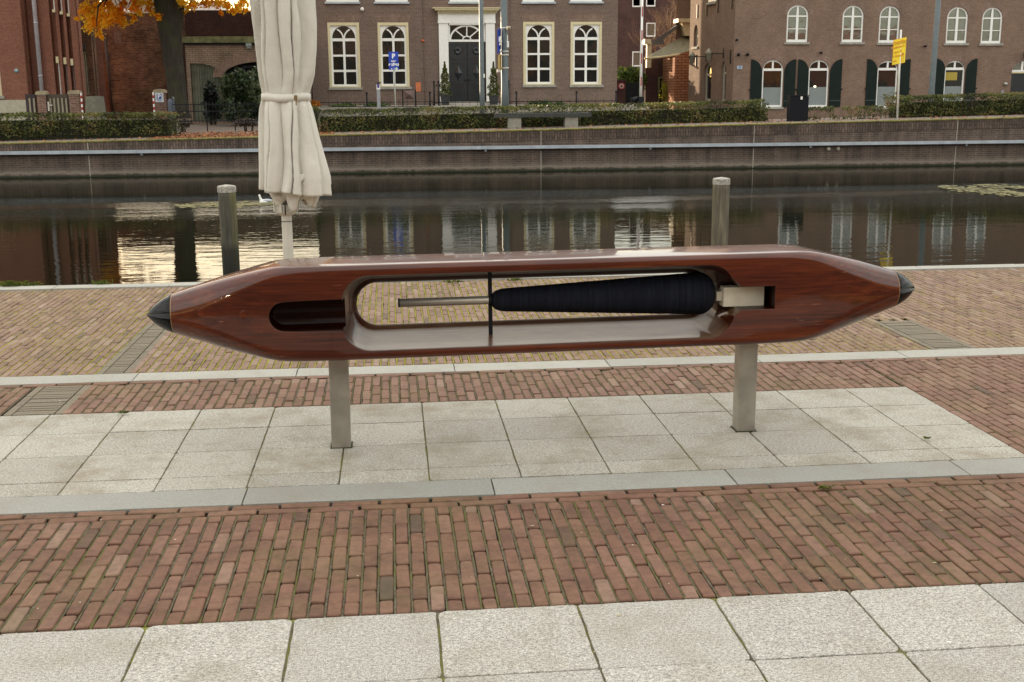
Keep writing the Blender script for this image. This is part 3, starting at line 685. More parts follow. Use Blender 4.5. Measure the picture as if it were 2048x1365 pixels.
# ------------------------------------------------------------------ folded parasol
UY = 8.5; UP = YP(UY)
Lt = [(-262, 556), (-235, 543), (-180, 522), (-110, 505), (-50, 499), (0, 500), (50, 507), (100, 513), (150, 519), (192, 525), (200, 524), (215, 521), (250, 520), (380, 520), (400, 521)]
Rt = [(-262, 562), (-235, 577), (-180, 602), (-110, 621), (-50, 627), (0, 629), (50, 632), (100, 632), (150, 629), (192, 619), (200, 619), (215, 624), (250, 633), (300, 646), (355, 660), (400, 664)]
UMB = thing('parasol', (-.745, UY, 0), 'folded cream canvas parasol tied with a strap, standing behind the shuttle', 'parasol')
mt, nt, b = nodes('cream_canvas'); p = pos(nt)
nt.links.new(ramp(nt, noi(nt, p, 5, 6, .7), [(.3, (.69, .67, .60)), (.7, (.77, .75, .685))]), b.inputs['Base Color']); b.inputs['Roughness'].default_value = .8
b.inputs['Specular IOR Level'].default_value = .25
bump(nt, b, noi(nt, pos(nt, (1, 1, .35)), 16, 5, .65), .7, .014); bump(nt, b, noi(nt, pos(nt, (1, 1, 1.6)), 6, 3, .6), .35, .02); bump(nt, b, noi(nt, p, 260, 2), .25, .001); CANVAS = mt
tr = N(nt, 'BsdfTranslucent'); tr.inputs[0].default_value = (.62, .50, .30, 1); ms_ = N(nt, 'MixShader'); ms_.inputs[0].default_value = .16
o_ = nt.nodes['Material Output']; nt.links.new(b.outputs[0], ms_.inputs[1]); nt.links.new(tr.outputs[0], ms_.inputs[2]); nt.links.new(ms_.outputs[0], o_.inputs[0])
def flap(ph, rnd, edge=.06):
    """one overlapping cloth fold: rounded outer belly falling to a tucked edge"""
    if ph < edge: return 1-ph/edge*1.0 if False else (1-ph/edge)*0+ph/edge*0
    return 0
def canopy(ymin, ymax, steps, NF, seed, scale=1.0, amp=.17, hem=None, twist=.0, taper=0):
    rnd = random.Random(seed); wd = [rnd.uniform(.7, 1.35) for _ in range(NF)]; s = sum(wd); cum = [0]
    for q in wd: cum.append(cum[-1]+q/s)
    dirs = [rnd.choice((1, 1, -1)) for _ in range(NF)]; dep = [rnd.uniform(.75, 1.25) for _ in range(NF)]; M_ = 260; rings = []
    for i in range(steps+1):
        t = i/steps; py = ymin+(ymax-ymin)*t; ring = []
        cut = abs(py-196); pin = math.exp(-(cut/26)**2)         # pulled in by the strap
        for j in range(M_):
            th = j/M_; ph = (th+twist*t+.016*math.sin(6.2832*(th*2+t*1.7))+.006*math.sin(6.2832*(th*5-t*3.1))) % 1.0
            k = max(q for q in range(NF) if cum[q] <= ph+1e-9) if ph > 0 else 0
            f = (ph-cum[k])/(cum[k+1]-cum[k])
            if dirs[k] < 0: f = 1-f
            lobe = .25*math.sin(math.pi*f)+.95*min(1, f/.86)-(1.05*((f-.93)/.07) if f > .93 else 0)+.06*math.sin(f*9+k*2+t*5)
            a_ = amp*dep[k]*(1-.72*pin)*(1 if py > 200 else 1.12)
            pyy = py
            if hem and t > .55: pyy = py+hem(th)*((t-.55)/.45)**1.5
            l, r_ = lerp_tab(Lt, pyy), lerp_tab(Rt, pyy)
            u0, z = UP.px((l+r_)/2, pyy); rad = (UP.px(r_, pyy)[0]-UP.px(l, pyy)[0])/2*scale*(1-taper*t*t)
            rr = rad*(1-a_*(.95-lobe)-.02*pin+.012*math.sin(31*th*6.28/5+t*9)*pin)
            a = 2*math.pi*th
            ring.append((u0+math.cos(a)*rr*1.0, UY+math.sin(a)*rr*.92, z))
        rings.append(ring)
    mb = MB(); mb.ring(rings, cap0=False, cap1=False); return mb
def hem1(th):
    a = th*2*math.pi       # front is a = 270 deg
    x = math.cos(a)
    fr = math.sin(a); q = max(0, min(1, (fr+.15)/.6)); q = q*q*(3-2*q)
    return (-10+7*x+2*math.sin(a*5+1))*(1-q)+(-26-9*x+3*math.sin(a*6))*q
mb = canopy(-262, 395, 150, 14, 8, 1.0, .27, hem1, .10)
o = obj('canopy', mb, CANVAS, UMB); so = o.modifiers.new('s', 'SOLIDIFY'); so.thickness = .003; so.offset = -1
def hem2(th):
    a = th*2*math.pi; return -2+5*math.sin(a*4+2)+9*math.sin(a*7+.5)
mb = canopy(345, 408, 24, 7, 9, .84, .30, hem2, .03, .32)
o = obj('valance', mb, CANVAS, UMB); so = o.modifiers.new('s', 'SOLIDIFY'); so.thickness = .003; so.offset = -1
mb = MB(); rg = []
for zz_, off in ((188, .0), (188.5, .010), (202.5, .010), (203.5, .0)):
    ring = []
    for j in range(96):
        a = 2*math.pi*j/96; l, r_ = lerp_tab(Lt, 197), lerp_tab(Rt, 197)
        u0, z = UP.px((l+r_)/2, zz_+1.5*math.sin(a*3)); rad = (UP.px(r_, 197)[0]-UP.px(l, 197)[0])/2*.985+off+.002*math.sin(a*7)
        ring.append((u0+math.cos(a)*rad, UY+math.sin(a)*rad*.92, z))
    rg.append(ring)
mb.ring(rg[::-1], cap0=False, cap1=False); obj('strap', mb, CANVAS, UMB)
u, z = UP.px(597, 196); mb = MB(); mb.box((u-.014, UY-.232, z-.016), (u+.010, UY-.222, z+.018)); mb.box((u-.004, UY-.236, z-.05), (u+.004, UY-.228, z-.01)); obj('buckle', mb, plain('worn_brass', (.25, .19, .10), .4, metal=.6), UMB)
PALE = plain('pale_lacquer', (.56, .54, .48), .45, var=.06)
u, z = UP.px(573, 410); uc = -.757
mb = MB(); mb.lathe((uc, UY, 0), [(.038, .79), (.056, .797), (.076, .812), (.080, .84), (.080, .87), (.050, .875)], 8, False)
for k in range(8):
    a = 2*math.pi*(k+.5)/8; c = Vector((uc+math.cos(a)*.078, UY+math.sin(a)*.078, 0)); d = Vector((math.cos(a), math.sin(a), 0))*.012; e = Vector((-math.sin(a), math.cos(a), 0))*.010
    mb.hexa([c-d-e+Vector((0, 0, .82)), c+d-e+Vector((0, 0, .82)), c+d+e+Vector((0, 0, .82)), c-d+e+Vector((0, 0, .82)), c-d-e+Vector((0, 0, .96)), c+d-e+Vector((0, 0, .96)), c+d+e+Vector((0, 0, .96)), c-d+e+Vector((0, 0, .96))])
obj('hub', mb, PALE, UMB)
mb = MB(); mb.lathe((uc, UY, 0), [(.037, .0), (.037, .79), (.036, .80), (.036, 2.95), (.015, 3.16), (.001, 3.2)], 8, False); obj('pole', mb, PALE, UMB)
mb = MB(); mb.lathe((uc, UY, 0), [(.0385, .745), (.0385, .750)], 8, False); obj('collar', mb, BLACK, UMB); mb = MB(); mb.box((uc-.004, UY-.086, .80), (uc+.004, UY-.080, .875)); obj('release_slot', mb, BLACK, UMB)
mb = MB(); mb.box((uc-.24, UY-.24, .0), (uc+.24, UY+.24, .07)); mb.box((uc-.06, UY-.06, .07), (uc+.06, UY+.06, .16)); obj('base_plate', mb, plain('concrete_foot', (.3, .29, .27), .85, bmp=.3), UMB)

# ------------------------------------------------------------------ mooring posts, gull, weeds
def mooring(px, ptop, label, r=.117, lean=0.0):
    P = YP(16); u, z = P.px(px, ptop)
    t = thing('mooring_post', (u, 16, -.8), label, 'mooring post', 'timber mooring posts standing in the canal')
    mt, nt, b = nodes('weathered_timber'); p = pos(nt, (9, 9, .8)); g = N(nt, 'NewGeometry'); sp_ = N(nt, 'SeparateXYZ'); nt.links.new(g.outputs['Position'], sp_.inputs[0])
    col = ramp(nt, noi(nt, p, 2.2, 6, .7), [(.3, (.030, .028, .022)), (.55, (.085, .078, .060)), (.75, (.17, .155, .115))])
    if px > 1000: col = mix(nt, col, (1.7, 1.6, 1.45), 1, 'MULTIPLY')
    col = mix(nt, col, (.15, .14, .04), ramp(nt, noi(nt, pos(nt, (6, 1, .5)), 1.0, 4, .6), [(.52, 0), (.66, .6)]))
    mr = N(nt, 'MapRange'); nt.links.new(sp_.outputs[2], mr.inputs[0]); mr.inputs[1].default_value = -.8; mr.inputs[2].default_value = -.3
    col = mix(nt, col, (.012, .013, .008), ramp(nt, mr.outputs[0], [(0, 1), (.75, .8), (1, 0)]) if px < 1000 else ramp(nt, mr.outputs[0], [(0, 1), (.2, .9), (.35, 0)]))
    nt.links.new(col, b.inputs['Base Color']); b.inputs['Roughness'].default_value = .85; bump(nt, b, noi(nt, pos(nt, (30, 30, 1.5)), 1.2, 4), .6, .01)
    mb = MB(); n = 18; rg = []
    for zz_ in [-2.4]+[-.9+i*(z-.05+.9)/14 for i in range(15)]:
        rg.append([(u+lean*(zz_-z)+math.cos(a)*r*(1+.035*noise.noise(Vector((math.cos(a)*2, zz_*.7, px)))), 16+math.sin(a)*r*(1+.03*noise.noise(Vector((3, math.cos(a)*2, zz_)))), zz_) for a in [2*math.pi*k/n for k in range(n)]])
    mb.ring(rg, cap0=False); obj('trunk', mb, mt, t)
    mb = MB(); mb.lathe((u, 16, z), [(r*1.07, -.085), (r*1.07, -.015), (r*1.0, .0), (.01, .018)], 10, False)
    obj('cap', mb, plain('flaking_white_paint', (.33, .315, .27), .7, var=.5, vs=26), t)
mooring(453, 372, 'mooring post with a white cap at the left, beside the parasol')
mooring(1443, 357, 'mooring post with a white cap above the right half of the shuttle')

g0 = gr(531, 407, -.8); t = thing('gull', g0, 'white gull floating on the canal just left of the parasol', 'gull')
mb = MB(); GW = plain('gull_white', (.82, .82, .80), .7, var=.03); GG = plain('gull_grey', (.42, .45, .50), .7)
mb = MB(); x0, y0, z0 = g0
pr = [(-.125, .010, .045, .05), (-.12, .035, .05, .045), (-.09, .055, .055, .05), (-.04, .068, .058, .055), (.02, .066, .058, .055), (.08, .045, .065, .042), (.13, .022, .078, .022), (.165, .006, .084, .008)]
mb.ring([[(x0+x, y0+math.cos(a)*w_, z0+zc-.02+math.sin(a)*h_) for a in [2*math.pi*k/14 for k in range(14)]] for x, w_, zc, h_ in pr][::-1])
pr = [(-.075, .075, .04), (-.10, .10, .034), (-.112, .13, .026), (-.116, .155, .022), (-.126, .175, .026), (-.128, .195, .022), (-.126, .212, .006)]
mb.ring([[(x0+x+math.cos(a)*r_, y0+math.sin(a)*r_, z0+z_-.01) for a in [2*math.pi*k/12 for k in range(12)]] for x, z_, r_ in pr])
obj('body', mb, GW, t)
mb = MB(); mb.tube((x0-.145, y0, z0+.168), (x0-.182, y0, z0+.158), .008, .002, 6); obj('beak', mb, plain('gull_beak', (.12, .04, .02), .5), t)
mb = MB()
for s_ in (-1, 1): mb.sphere((x0+.035, y0+s_*.045, z0+.062), .055, 8, (1.9, .35, .62))
mb.tube((x0+.10, y0-.02, z0+.075), (x0+.19, y0-.012, z0+.085), .012, .003, 6); obj('wing', mb, GG, t)
mb = MB(); mb.sphere((x0-.138, y0-.019, z0+.172), .004, 6); obj('eye', mb, BLACK, t)

LEAFM = {}
def leaf_mat(name, cols, trans=.3, rough=.6):
    mt, nt, b = nodes(name); at = N(nt, 'Attribute'); at.attribute_name = 'tone'
    k = len(cols)-1; c = ramp(nt, at.outputs['Fac'], [(i/k, q) for i, q in enumerate(cols)])
    nt.links.new(c, b.inputs['Base Color']); b.inputs['Roughness'].default_value = rough; b.inputs['Specular IOR Level'].default_value = .3
    tr = N(nt, 'BsdfTranslucent'); nt.links.new(c, tr.inputs[0]); ms_ = N(nt, 'MixShader'); ms_.inputs[0].default_value = trans
    o_ = nt.nodes['Material Output']; nt.links.new(b.outputs[0], ms_.inputs[1]); nt.links.new(tr.outputs[0], ms_.inputs[2]); nt.links.new(ms_.outputs[0], o_.inputs[0]); return mt
def leaf(mb, c, s, tone, rnd, flat=0):
    n = Vector((rnd.gauss(0, 1), rnd.gauss(0, 1)-.3, rnd.gauss(0, 1)+flat)).normalized(); u = n.orthogonal().normalized(); u.rotate(Matrix.Rotation(rnd.uniform(0, 6.28), 3, n)); v = n.cross(u)
    c = Vector(c); mb.tone = min(1, max(0, tone)); k = .55
    mb.add([c-u*s, c+v*s*k, c+u*s, c-v*s*k], [(0, 1, 2, 3)])
def weed(px, py, label, s=.05, n=26):
    g = gr(px, py, 0.01); mb = MB(); rnd = random.Random(px)
    for i in range(n):
        a = rnd.uniform(0, 6.28); l = rnd.uniform(.4, 1.3)*s; d = Vector((math.cos(a)*l*1.3, math.sin(a)*l*.6, rnd.uniform(.1, .8)*s)); c = g+Vector((rnd.gauss(0, s*.7), rnd.gauss(0, s*.25), 0))
        sd_ = Vector((-math.sin(a), math.cos(a), 0))*.0035; mb.tone = rnd.random()
        mb.add([c-sd_, c+sd_, c+d*.6+sd_*1.3+Vector((0, 0, s*.2)), c+d, c+d*.6-sd_*1.3+Vector((0, 0, s*.2))], [(0, 1, 2, 3, 4)])
    o = obj('weed_tuft', mb, WEED); tag(o, label, 'weed'); return o
WEED = leaf_mat('weed_green', [(.05, .08, .01), (.10, .14, .02), (.20, .19, .04)], .2)
weed(22, 573, 'low weeds creeping over the quay edge at far left', .07, 70); weed(58, 572, 'weed tuft on the quay edge just right of the leftmost weeds', .055, 40)
weed(202, 569, 'weed tuft on the quay edge below the golden reflection', .05, 40); weed(905, 566, 'grass tuft at the quay edge seen through the left of the shuttle opening', .045, 30)
weed(246, 827, 'tiny grass tuft in the slab joint left of the left post', .022, 16); weed(1850, 878, 'small grass tuft in the slab joint at the right end of the platform', .016, 12)
weed(1648, 978, 'tiny grass tuft between bricks under the right part of the grey kerb strip', .025, 16); weed(1030, 562, 'grass tuft at the quay edge seen left of the bobbin', .04, 24)
# floating duckweed
def weeds(lst, n, seed, name='duckweed'):
    rnd = random.Random(seed); mb = MB(); 
    for i in range(n):
        t_ = rnd.random(); px_ = lst[0][0]+(lst[1][0]-lst[0][0])*t_; py_ = lst[0][1]+(lst[1][1]-lst[0][1])*t_+rnd.gauss(0, lst[2])*(.4+.6*math.sin(math.pi*t_))
        g = gr(px_, py_, -.8); mb.tone = rnd.random(); s = rnd.uniform(.02, .075); a = rnd.uniform(0, 3.14)
        mb.add([(g.x+math.cos(a+k*1.2566)*s*(1.5 if k % 2 else 1), g.y+math.sin(a+k*1.2566)*s*1.6, -.794+rnd.uniform(0, .006)) for k in range(5)], [(0, 1, 2, 3, 4)])
    struct(name, mb, leaf_mat('duckweed_leaf', [(.05, .05, .02), (.15, .14, .05), (.28, .25, .11)], .1), 'stuff')
weeds(((1880, 374), (2075, 391), 3.4), 420, 4); weeds(((1950, 372), (2090, 377), 2.2), 180, 6); weeds(((352, 413), (560, 407), 2.6), 420, 5)

# ------------------------------------------------------------------ far side: shared bits
def rectl(u0, u1, z0, z1): return [(u0, z0), (u1, z0), (u1, z1), (u0, z1)]
def archl(u0, u1, z0, zs, z1, n=14):     # rectangle with an elliptical arched head
    c, r = (u0+u1)/2, (u1-u0)/2
    return [(u0, z0), (u1, z0)]+[(c+r*math.cos(math.pi*k/n), zs+(z1-zs)*math.sin(math.pi*k/n)) for k in range(n+1)]
def pane(name, P, loop, dep, mat, parent, th=.02):
    mb = MB(); mb.plate(P, loop, [], dep, dep+th); return obj(name, mb, mat, parent)
def shell(parent, P, u0, u1, z0, z1, holes, back, mat, name='wall', reveal=.22, roof=None, left=True, right=True):
    """front panel with openings + side and rear walls, all one wall mesh"""
    mb = MB(); mb.plate(P, rectl(u0, u1, z0, z1), holes, 0, reveal, edge=False)
    if left: mb.add([P.p(u0, z0, 0), P.p(u0, z0, back), P.p(u0, z1, back), P.p(u0, z1, 0)], [(3, 2, 1, 0)])
    if right: mb.add([P.p(u1, z0, 0), P.p(u1, z0, back), P.p(u1, z1, back), P.p(u1, z1, 0)], [(0, 1, 2, 3)])
    mb.add([P.p(u0, z0, back), P.p(u1, z0, back), P.p(u1, z1, back), P.p(u0, z1, back)], [(3, 2, 1, 0)])
    if holes: mb.add([P.p(u0+.02, z0, reveal+.35), P.p(u1-.02, z0, reveal+.35), P.p(u1-.02, z1, reveal+.35), P.p(u0+.02, z1, reveal+.35)], [(0, 1, 2, 3)])
    return obj(name, mb, mat, parent)
def roofbox(parent, P, u0, u1, z, back, h=.35, over=.25, mat=None, name='roof'):
    mb = MB(); mb.pbox(P, u0-over, u1+over, z, z+h, -over, back+over)
    mb.hexa([P.p(u0, z+h, .3), P.p(u1, z+h, .3), P.p(u1, z+h, back-.3), P.p(u0, z+h, back-.3), P.p(u0+2, z+h+2.2, back*.4), P.p(u1-2, z+h+2.2, back*.4), P.p(u1-2, z+h+2.2, back*.6), P.p(u0+2, z+h+2.2, back*.6)])
    return obj(name, mb, mat or plain('roof_tile', (.05, .045, .045), .7, bmp=.3), parent)

# ------------------------------------------------------------------ the stately house
P = YP(65); zb = .95
house = thing('stately_house', (4.25, 65, zb), 'wide grey-brown brick town house with white arched-tracery windows and a grand black door', 'house')
HT = 13.2
u0, u1 = P.px(623, 130)[0], P.px(1234.5, 130)[0]
win_px = [(657, 45.5, 720, 175), (756.5, 45.5, 818, 174), (1046.5, 44, 1108.5, 170), (1141, 44, 1203.3, 170)]
up_px = [(652, 4.5, 718), (750, 4.5, 816), (899, 4.5, 964), (1045, 4.5, 1109), (1140, 4, 1204)]
holes = []; wr = []
for x0, y0, x1, y1 in win_px:
    a = P.rect(x0, y0, x1, y1); wr.append(a); holes.append(rectl(*a))
ur = []
for x0, y, x1 in up_px:
    a0, a1, _, z = P.rect(x0, y, x1, y); a = (a0, a1, z, z+3.3); ur.append(a); holes.append(rectl(*a))
dr = P.rect(877.5, 28, 992, 203.5); di = P.rect(897.5, 50, 971.5, 203.5); zd = P.px(935, 84)[1]; zdb = P.px(935, 203.5)[1]
holes.append(rectl(di[0], di[1], zdb, P.px(935, 50)[1]))
shell(house, P, u0, u1, 0, HT, holes, 13, B_HOUSE)
roofbox(house, P, u0, u1, HT, 13)
mb = MB(); cu = P.px(849, 120)[0]; cu2 = P.px(1020.5, 120)[0]
mb.pbox(P, cu-.03, cu, zb, HT, -.05, -.001); mb.pbox(P, cu2, cu2+.03, zb, HT, -.05, -.001); obj('pilaster_edge', mb, B_HOUSE, house)
def arcs(mb, P, c, r, z0, h, d0, d1, wd, inner=True):
    """intersecting tracery: two bars springing from the mullion out to the arch"""
    for sgn in (-1, 1):
        pts = []
        for k in range(9):
            t = k/8; a = t*R(62); x = c+sgn*(r*(1-math.cos(a))*1.02+.03); z = z0+h*math.sin(a)*1.08; pts.append((x, z))
        for (xa, za), (xb, zb_) in zip(pts, pts[1:]):
            l = math.hypot(xb-xa, zb_-za); nx, nz_ = -(zb_-za)/l*wd/2, (xb-xa)/l*wd/2
            mb.hexa([P.p(xa-nx, za-nz_, d0), P.p(xa+nx, za+nz_, d0), P.p(xa+nx, za+nz_, d1), P.p(xa-nx, za-nz_, d1), P.p(xb-nx, zb_-nz_, d0), P.p(xb+nx, zb_+nz_, d0), P.p(xb+nx, zb_+nz_, d1), P.p(xb-nx, zb_-nz_, d1)])
wlabs = ['arched-tracery window beside the parasol', 'arched-tracery window behind the blue zone sign', 'arched-tracery window right of the thick lamp mast', 'rightmost arched-tracery window of the house']
for i, (a0, a1, z0, z1) in enumerate(wr):
    W_, Hh = a1-a0, z1-z0
    U = lambda f: a0+W_*f
    V = lambda f: z1-Hh*f
    mb = MB(); f0 = .078
    mb.plate(P, rectl(U(f0), U(1-f0), V(.985), V(.045)), [rectl(U(.14), U(.465), V(.955), V(.762)), rectl(U(.535), U(.86), V(.955), V(.762)), rectl(U(.14), U(.465), V(.728), V(.524)), rectl(U(.535), U(.86), V(.728), V(.524)),
             rectl(U(.14), U(.465), V(.493), V(.286)), rectl(U(.535), U(.86), V(.493), V(.286)), archl(U(.135), U(.865), V(.242), V(.235), V(.052))], .07, .15)
    arcs(mb, P, U(.5), W_*.34, V(.242), Hh*.145, .06, .12, .075)
    wobj = obj('window', mb, WHITE, house); wobj['label'] = wlabs[i]
    pane('pane', P, rectl(U(.1), U(.9), V(.97), V(.03)), .14, GLASS, wobj)
    mb = MB(); mb.plate(P, rectl(a0, a1, z0, z1), [rectl(U(f0), U(1-f0), V(.985), V(.045))], -.02, .16); obj('surround', mb, CREAM, wobj)
    mb = MB(); mb.pbox(P, U(-.03), U(1.06), z0-.13, z0, -.10, .05); obj('sill', mb, STONE, wobj)
    mb = MB(); mb.hexa([P.p(U(-.02), z1+.02, -.012), P.p(U(1.02), z1+.02, -.012), P.p(U(1.02), z1+.02, .02), P.p(U(-.02), z1+.02, .02), P.p(U(-.10), z1+.40, -.012), P.p(U(1.10), z1+.40, -.012), P.p(U(1.10), z1+.40, .02), P.p(U(-.10), z1+.40, .02)])
    obj('lintel', mb, B_SOLD, wobj)
WARM = plain('warm_cloth', (.42, .26, .06), .7, var=.3)
for i, (fx0, fx1, fy0, fy1, mm) in enumerate([]): pass
for i, (a0, a1, z0, z1) in enumerate(ur):
    mb = MB(); mb.plate(P, rectl(a0, a1, z0, z1), [rectl(a0+.14, (a0+a1)/2-.05, z0+.22, z0+1.6), rectl((a0+a1)/2+.05, a1-.14, z0+.22, z0+1.6), rectl(a0+.14, (a0+a1)/2-.05, z0+1.7, z1-.15), rectl((a0+a1)/2+.05, a1-.14, z0+1.7, z1-.15)], .03, .12)
    wobj = obj('upper_window', mb, WHITE, house); pane('pane', P, rectl(a0+.05, a1-.05, z0+.05, z1-.05), .115, GLASS_SKY, wobj)
    mb = MB(); mb.pbox(P, a0-.07, a1+.07, z0-.09, z0, -.12, .05); obj('sill', mb, RAIL, wobj)
# door surround
dm = MB(); D = lambda x: P.px(x, 120)[0]
Z = lambda y: P.px(935, y)[1]
for xa, xb in ((878.5, 897.2), (971.8, 990)):
    dm.pbox(P, D(xa), D(xb), zdb+.0, Z(47), -.12, .03); dm.pbox(P, D(xa)-.05, D(xb)+.05, Z(47), Z(43.5), -.17, .02); dm.pbox(P, D(xa)-.03, D(xb)+.03, Z(43.5), Z(28), -.14, .03)
dm.pbox(P, D(897.2)+.031, D(971.8)-.031, Z(47), Z(28), -.11, .02)
dm.pbox(P, D(897.2)+.051, D(971.8)-.051, Z(50), Z(47), -.09, .02)
surround = obj('door_surround', dm, WHITE, house)
mb = MB(); mb.pbox(P, D(876), D(993), Z(28), Z(25.5), -.22, .02); mb.pbox(P, D(871), D(998), Z(22), Z(18.5), -.42, .02); mb.pbox(P, D(867), D(1001.5), Z(18.5), Z(16.5), -.48, .02)
for k in range(20): mb.pbox(P, D(878+k*6), D(881+k*6), Z(25.5), Z(22), -.33, .02)
mb.pbox(P, D(876), D(993), Z(25.5), Z(22), -.20, .018); obj('cornice', mb, CREAM, surround)
mb = MB(); fl = (di[0]+.0, di[1]-.0); c = (fl[0]+fl[1])/2; zt, zl = Z(50), Z(84)
mb.plate(P, rectl(fl[0]+.002, fl[1]-.002, zl+.0, zt-.002), [rectl(fl[0]+.10, fl[1]-.10, Z(79.5), Z(51.5))], .03, .10)
zr = Z(79.5); rx, rz = (fl[1]-fl[0])/2-.11, Z(52)-zr
def bar(mb, P, xa, za, xb, zb_, wd, d0, d1):
    l = math.hypot(xb-xa, zb_-za); nx, nz_ = -(zb_-za)/l*wd/2, (xb-xa)/l*wd/2
    mb.hexa([P.p(xa-nx, za-nz_, d0), P.p(xa+nx, za+nz_, d0), P.p(xa+nx, za+nz_, d1), P.p(xa-nx, za-nz_, d1), P.p(xb-nx, zb_-nz_, d0), P.p(xb+nx, zb_+nz_, d0), P.p(xb+nx, zb_+nz_, d1), P.p(xb-nx, zb_-nz_, d1)])
for k in range(18):
    a, b_ = math.pi*k/18, math.pi*(k+1)/18; bar(mb, P, c+rx*math.cos(a), zr+rz*math.sin(a), c+rx*math.cos(b_), zr+rz*math.sin(b_), .09, .04, .09); bar(mb, P, c+rx*.24*math.cos(a), zr+rz*.24*math.sin(a), c+rx*.24*math.cos(b_), zr+rz*.24*math.sin(b_), .06, .04, .09)
for a in (45, 90, 135): bar(mb, P, c+rx*.24*math.cos(R(a)), zr+rz*.24*math.sin(R(a)), c+rx*math.cos(R(a)), zr+rz*math.sin(R(a)), .06, .045, .085)
fo = obj('fanlight', mb, WHITE, house); pane('pane', P, rectl(fl[0]+.05, fl[1]-.05, Z(82), Z(50.6)), .095, GLASS, fo)
DOOR = plain('black_door_paint', (.008, .012, .016), .3, var=.3, coat=.2)
for s_, (xa, xb) in enumerate(((di[0]+.01, c-.008), (c+.008, di[1]-.01))):
    mb = MB(); mb.pbox(P, xa, xb, zdb, zl-.02, .10, .17); wd = xb-xa; hh = zl-zdb
    for f0, f1 in ((.72, .97), (.30, .66), (.03, .26)):
        mb.plate(P, rectl(xa+.04, xb-.04, zdb+hh*f0-.03, zdb+hh*f1+.03), [rectl(xa+.16*wd, xb-.16*wd, zdb+hh*f0+.05, zdb+hh*f1-.05)], .05, .10)
    cx = (xa+xb)/2
    cz = zdb+hh*.48; q = [(cx-.22, cz), (cx, cz-.42), (cx+.22, cz), (cx, cz+.42)]
    mb.add([P.p(u, z, .098) for u, z in q]+[P.p(cx, cz, .02)], [(0, 1, 4), (1, 2, 4), (2, 3, 4), (3, 0, 4)])
    mb.lathe((0, 0, 0), [(.001, 0)], 3) if False else None
    pc = P.p(cx, zdb+hh*.85, .085); mb.ring([[pc+Vector((math.cos(a)*r, -y, math.sin(a)*r)) for a in [2*math.pi*k/16 for k in range(16)]] for r, y in ((.21, -.01), (.19, .05), (.10, .06), (.07, .01))][::-1])
    for k in range(3): mb.pbox(P, cx-.22+.03*k, cx+.22-.03*k, zdb+hh*(.07+.05*k), zdb+hh*(.095+.05*k), .03, .098)
    o = obj('door_leaf', mb, DOOR, house)
    mb = MB(); hp = P.p(xb-.09 if s_ == 0 else xa+.09, zdb+1.15, .0); mb.sphere(hp, .05, 8); mb.tube(hp, hp+Vector((0, .1, 0)), .02, .02, 6); obj('handle', mb, BLACK, o)
mb = MB(); mb.box((dr[0]-.25, 63.9, .9), (dr[1]+.25, 64.98, zdb-.13)); mb.box((dr[0]-.05, 64.3, zdb-.13), (dr[1]+.05, 64.96, zdb-.005)); obj('doorstep', mb, plain('step_stone', (.42, .40, .35), .8, bmp=.2), house)
mb = MB(); cpt = P.p(*P.px(724.5, 19), -.08); mb.sphere(cpt, .10, 10); obj('dome_camera', mb, WHITE, house)
mb = MB(); cpt = P.p(*P.px(845.5, 82), -.05); mb.sphere(cpt, .085, 8, (1, .8, .8)); obj('alarm_light', mb, plain('orange_plastic', (.55, .11, .03), .4), house)
mb = MB(); a = P.rect(831.5, 165, 841.5, 183.5); mb.pbox(P, *a, -.03, -.002); obj('orange_panel', mb, plain('faded_orange', (.55, .16, .06), .6, var=.2), house)

# potted conifers
CON = leaf_mat('conifer_leaf', [(.035, .045, .008), (.075, .09, .014), (.14, .15, .03)], .15)
def conifer(px, label, seed):
    Pc = YP(63.7); u, _ = Pc.px(px, 200); z0 = P.px(px, 209.5)[1]; t = thing('potted_conifer', (u, 63.7, z0), label, 'potted plant', 'potted conifers flanking the door'); rnd = random.Random(seed)
    mb = MB(); rg = [[(u+sx*q, 63.7+sy*q, z) for sx, sy in ((-1, -1), (1, -1), (1, 1), (-1, 1))] for q, z in ((.19, z0), (.245, z0+.46), (.275, z0+.465), (.275, z0+.53), (.22, z0+.53), (.2, z0+.44))]
    mb.ring(rg, smooth=False); obj('pot', mb, plain('dark_pot', (.03, .032, .036), .55), t)
    mb = MB(); hh = 1.75; zt = z0+.5
    for i in range(2600):
        f = rnd.random()**1.25; rad = .30*(1-f)**.7*(1+.25*math.sin(f*23+seed))*(.35 if f > .8 else 1)+.02; a = rnd.uniform(0, 6.28); q = rad*rnd.uniform(.45, 1.1)
        leaf(mb, (u+math.cos(a)*q, 63.7+math.sin(a)*q, zt+f*hh), rnd.uniform(.025, .05), rnd.gauss(.5, .25), rnd)
    obj('foliage', mb, CON, t); mb = MB(); mb.tube((u, 63.7, zt-.05), (u, 63.7, zt+1.5), .03, .01, 6); obj('stem', mb, plain('bark_thin', (.08, .055, .035), .9), t)
conifer(890.5, 'slim potted conifer left of the black front door', 1); conifer(987.5, 'slim potted conifer right of the black front door, beside the thick lamp mast', 2)

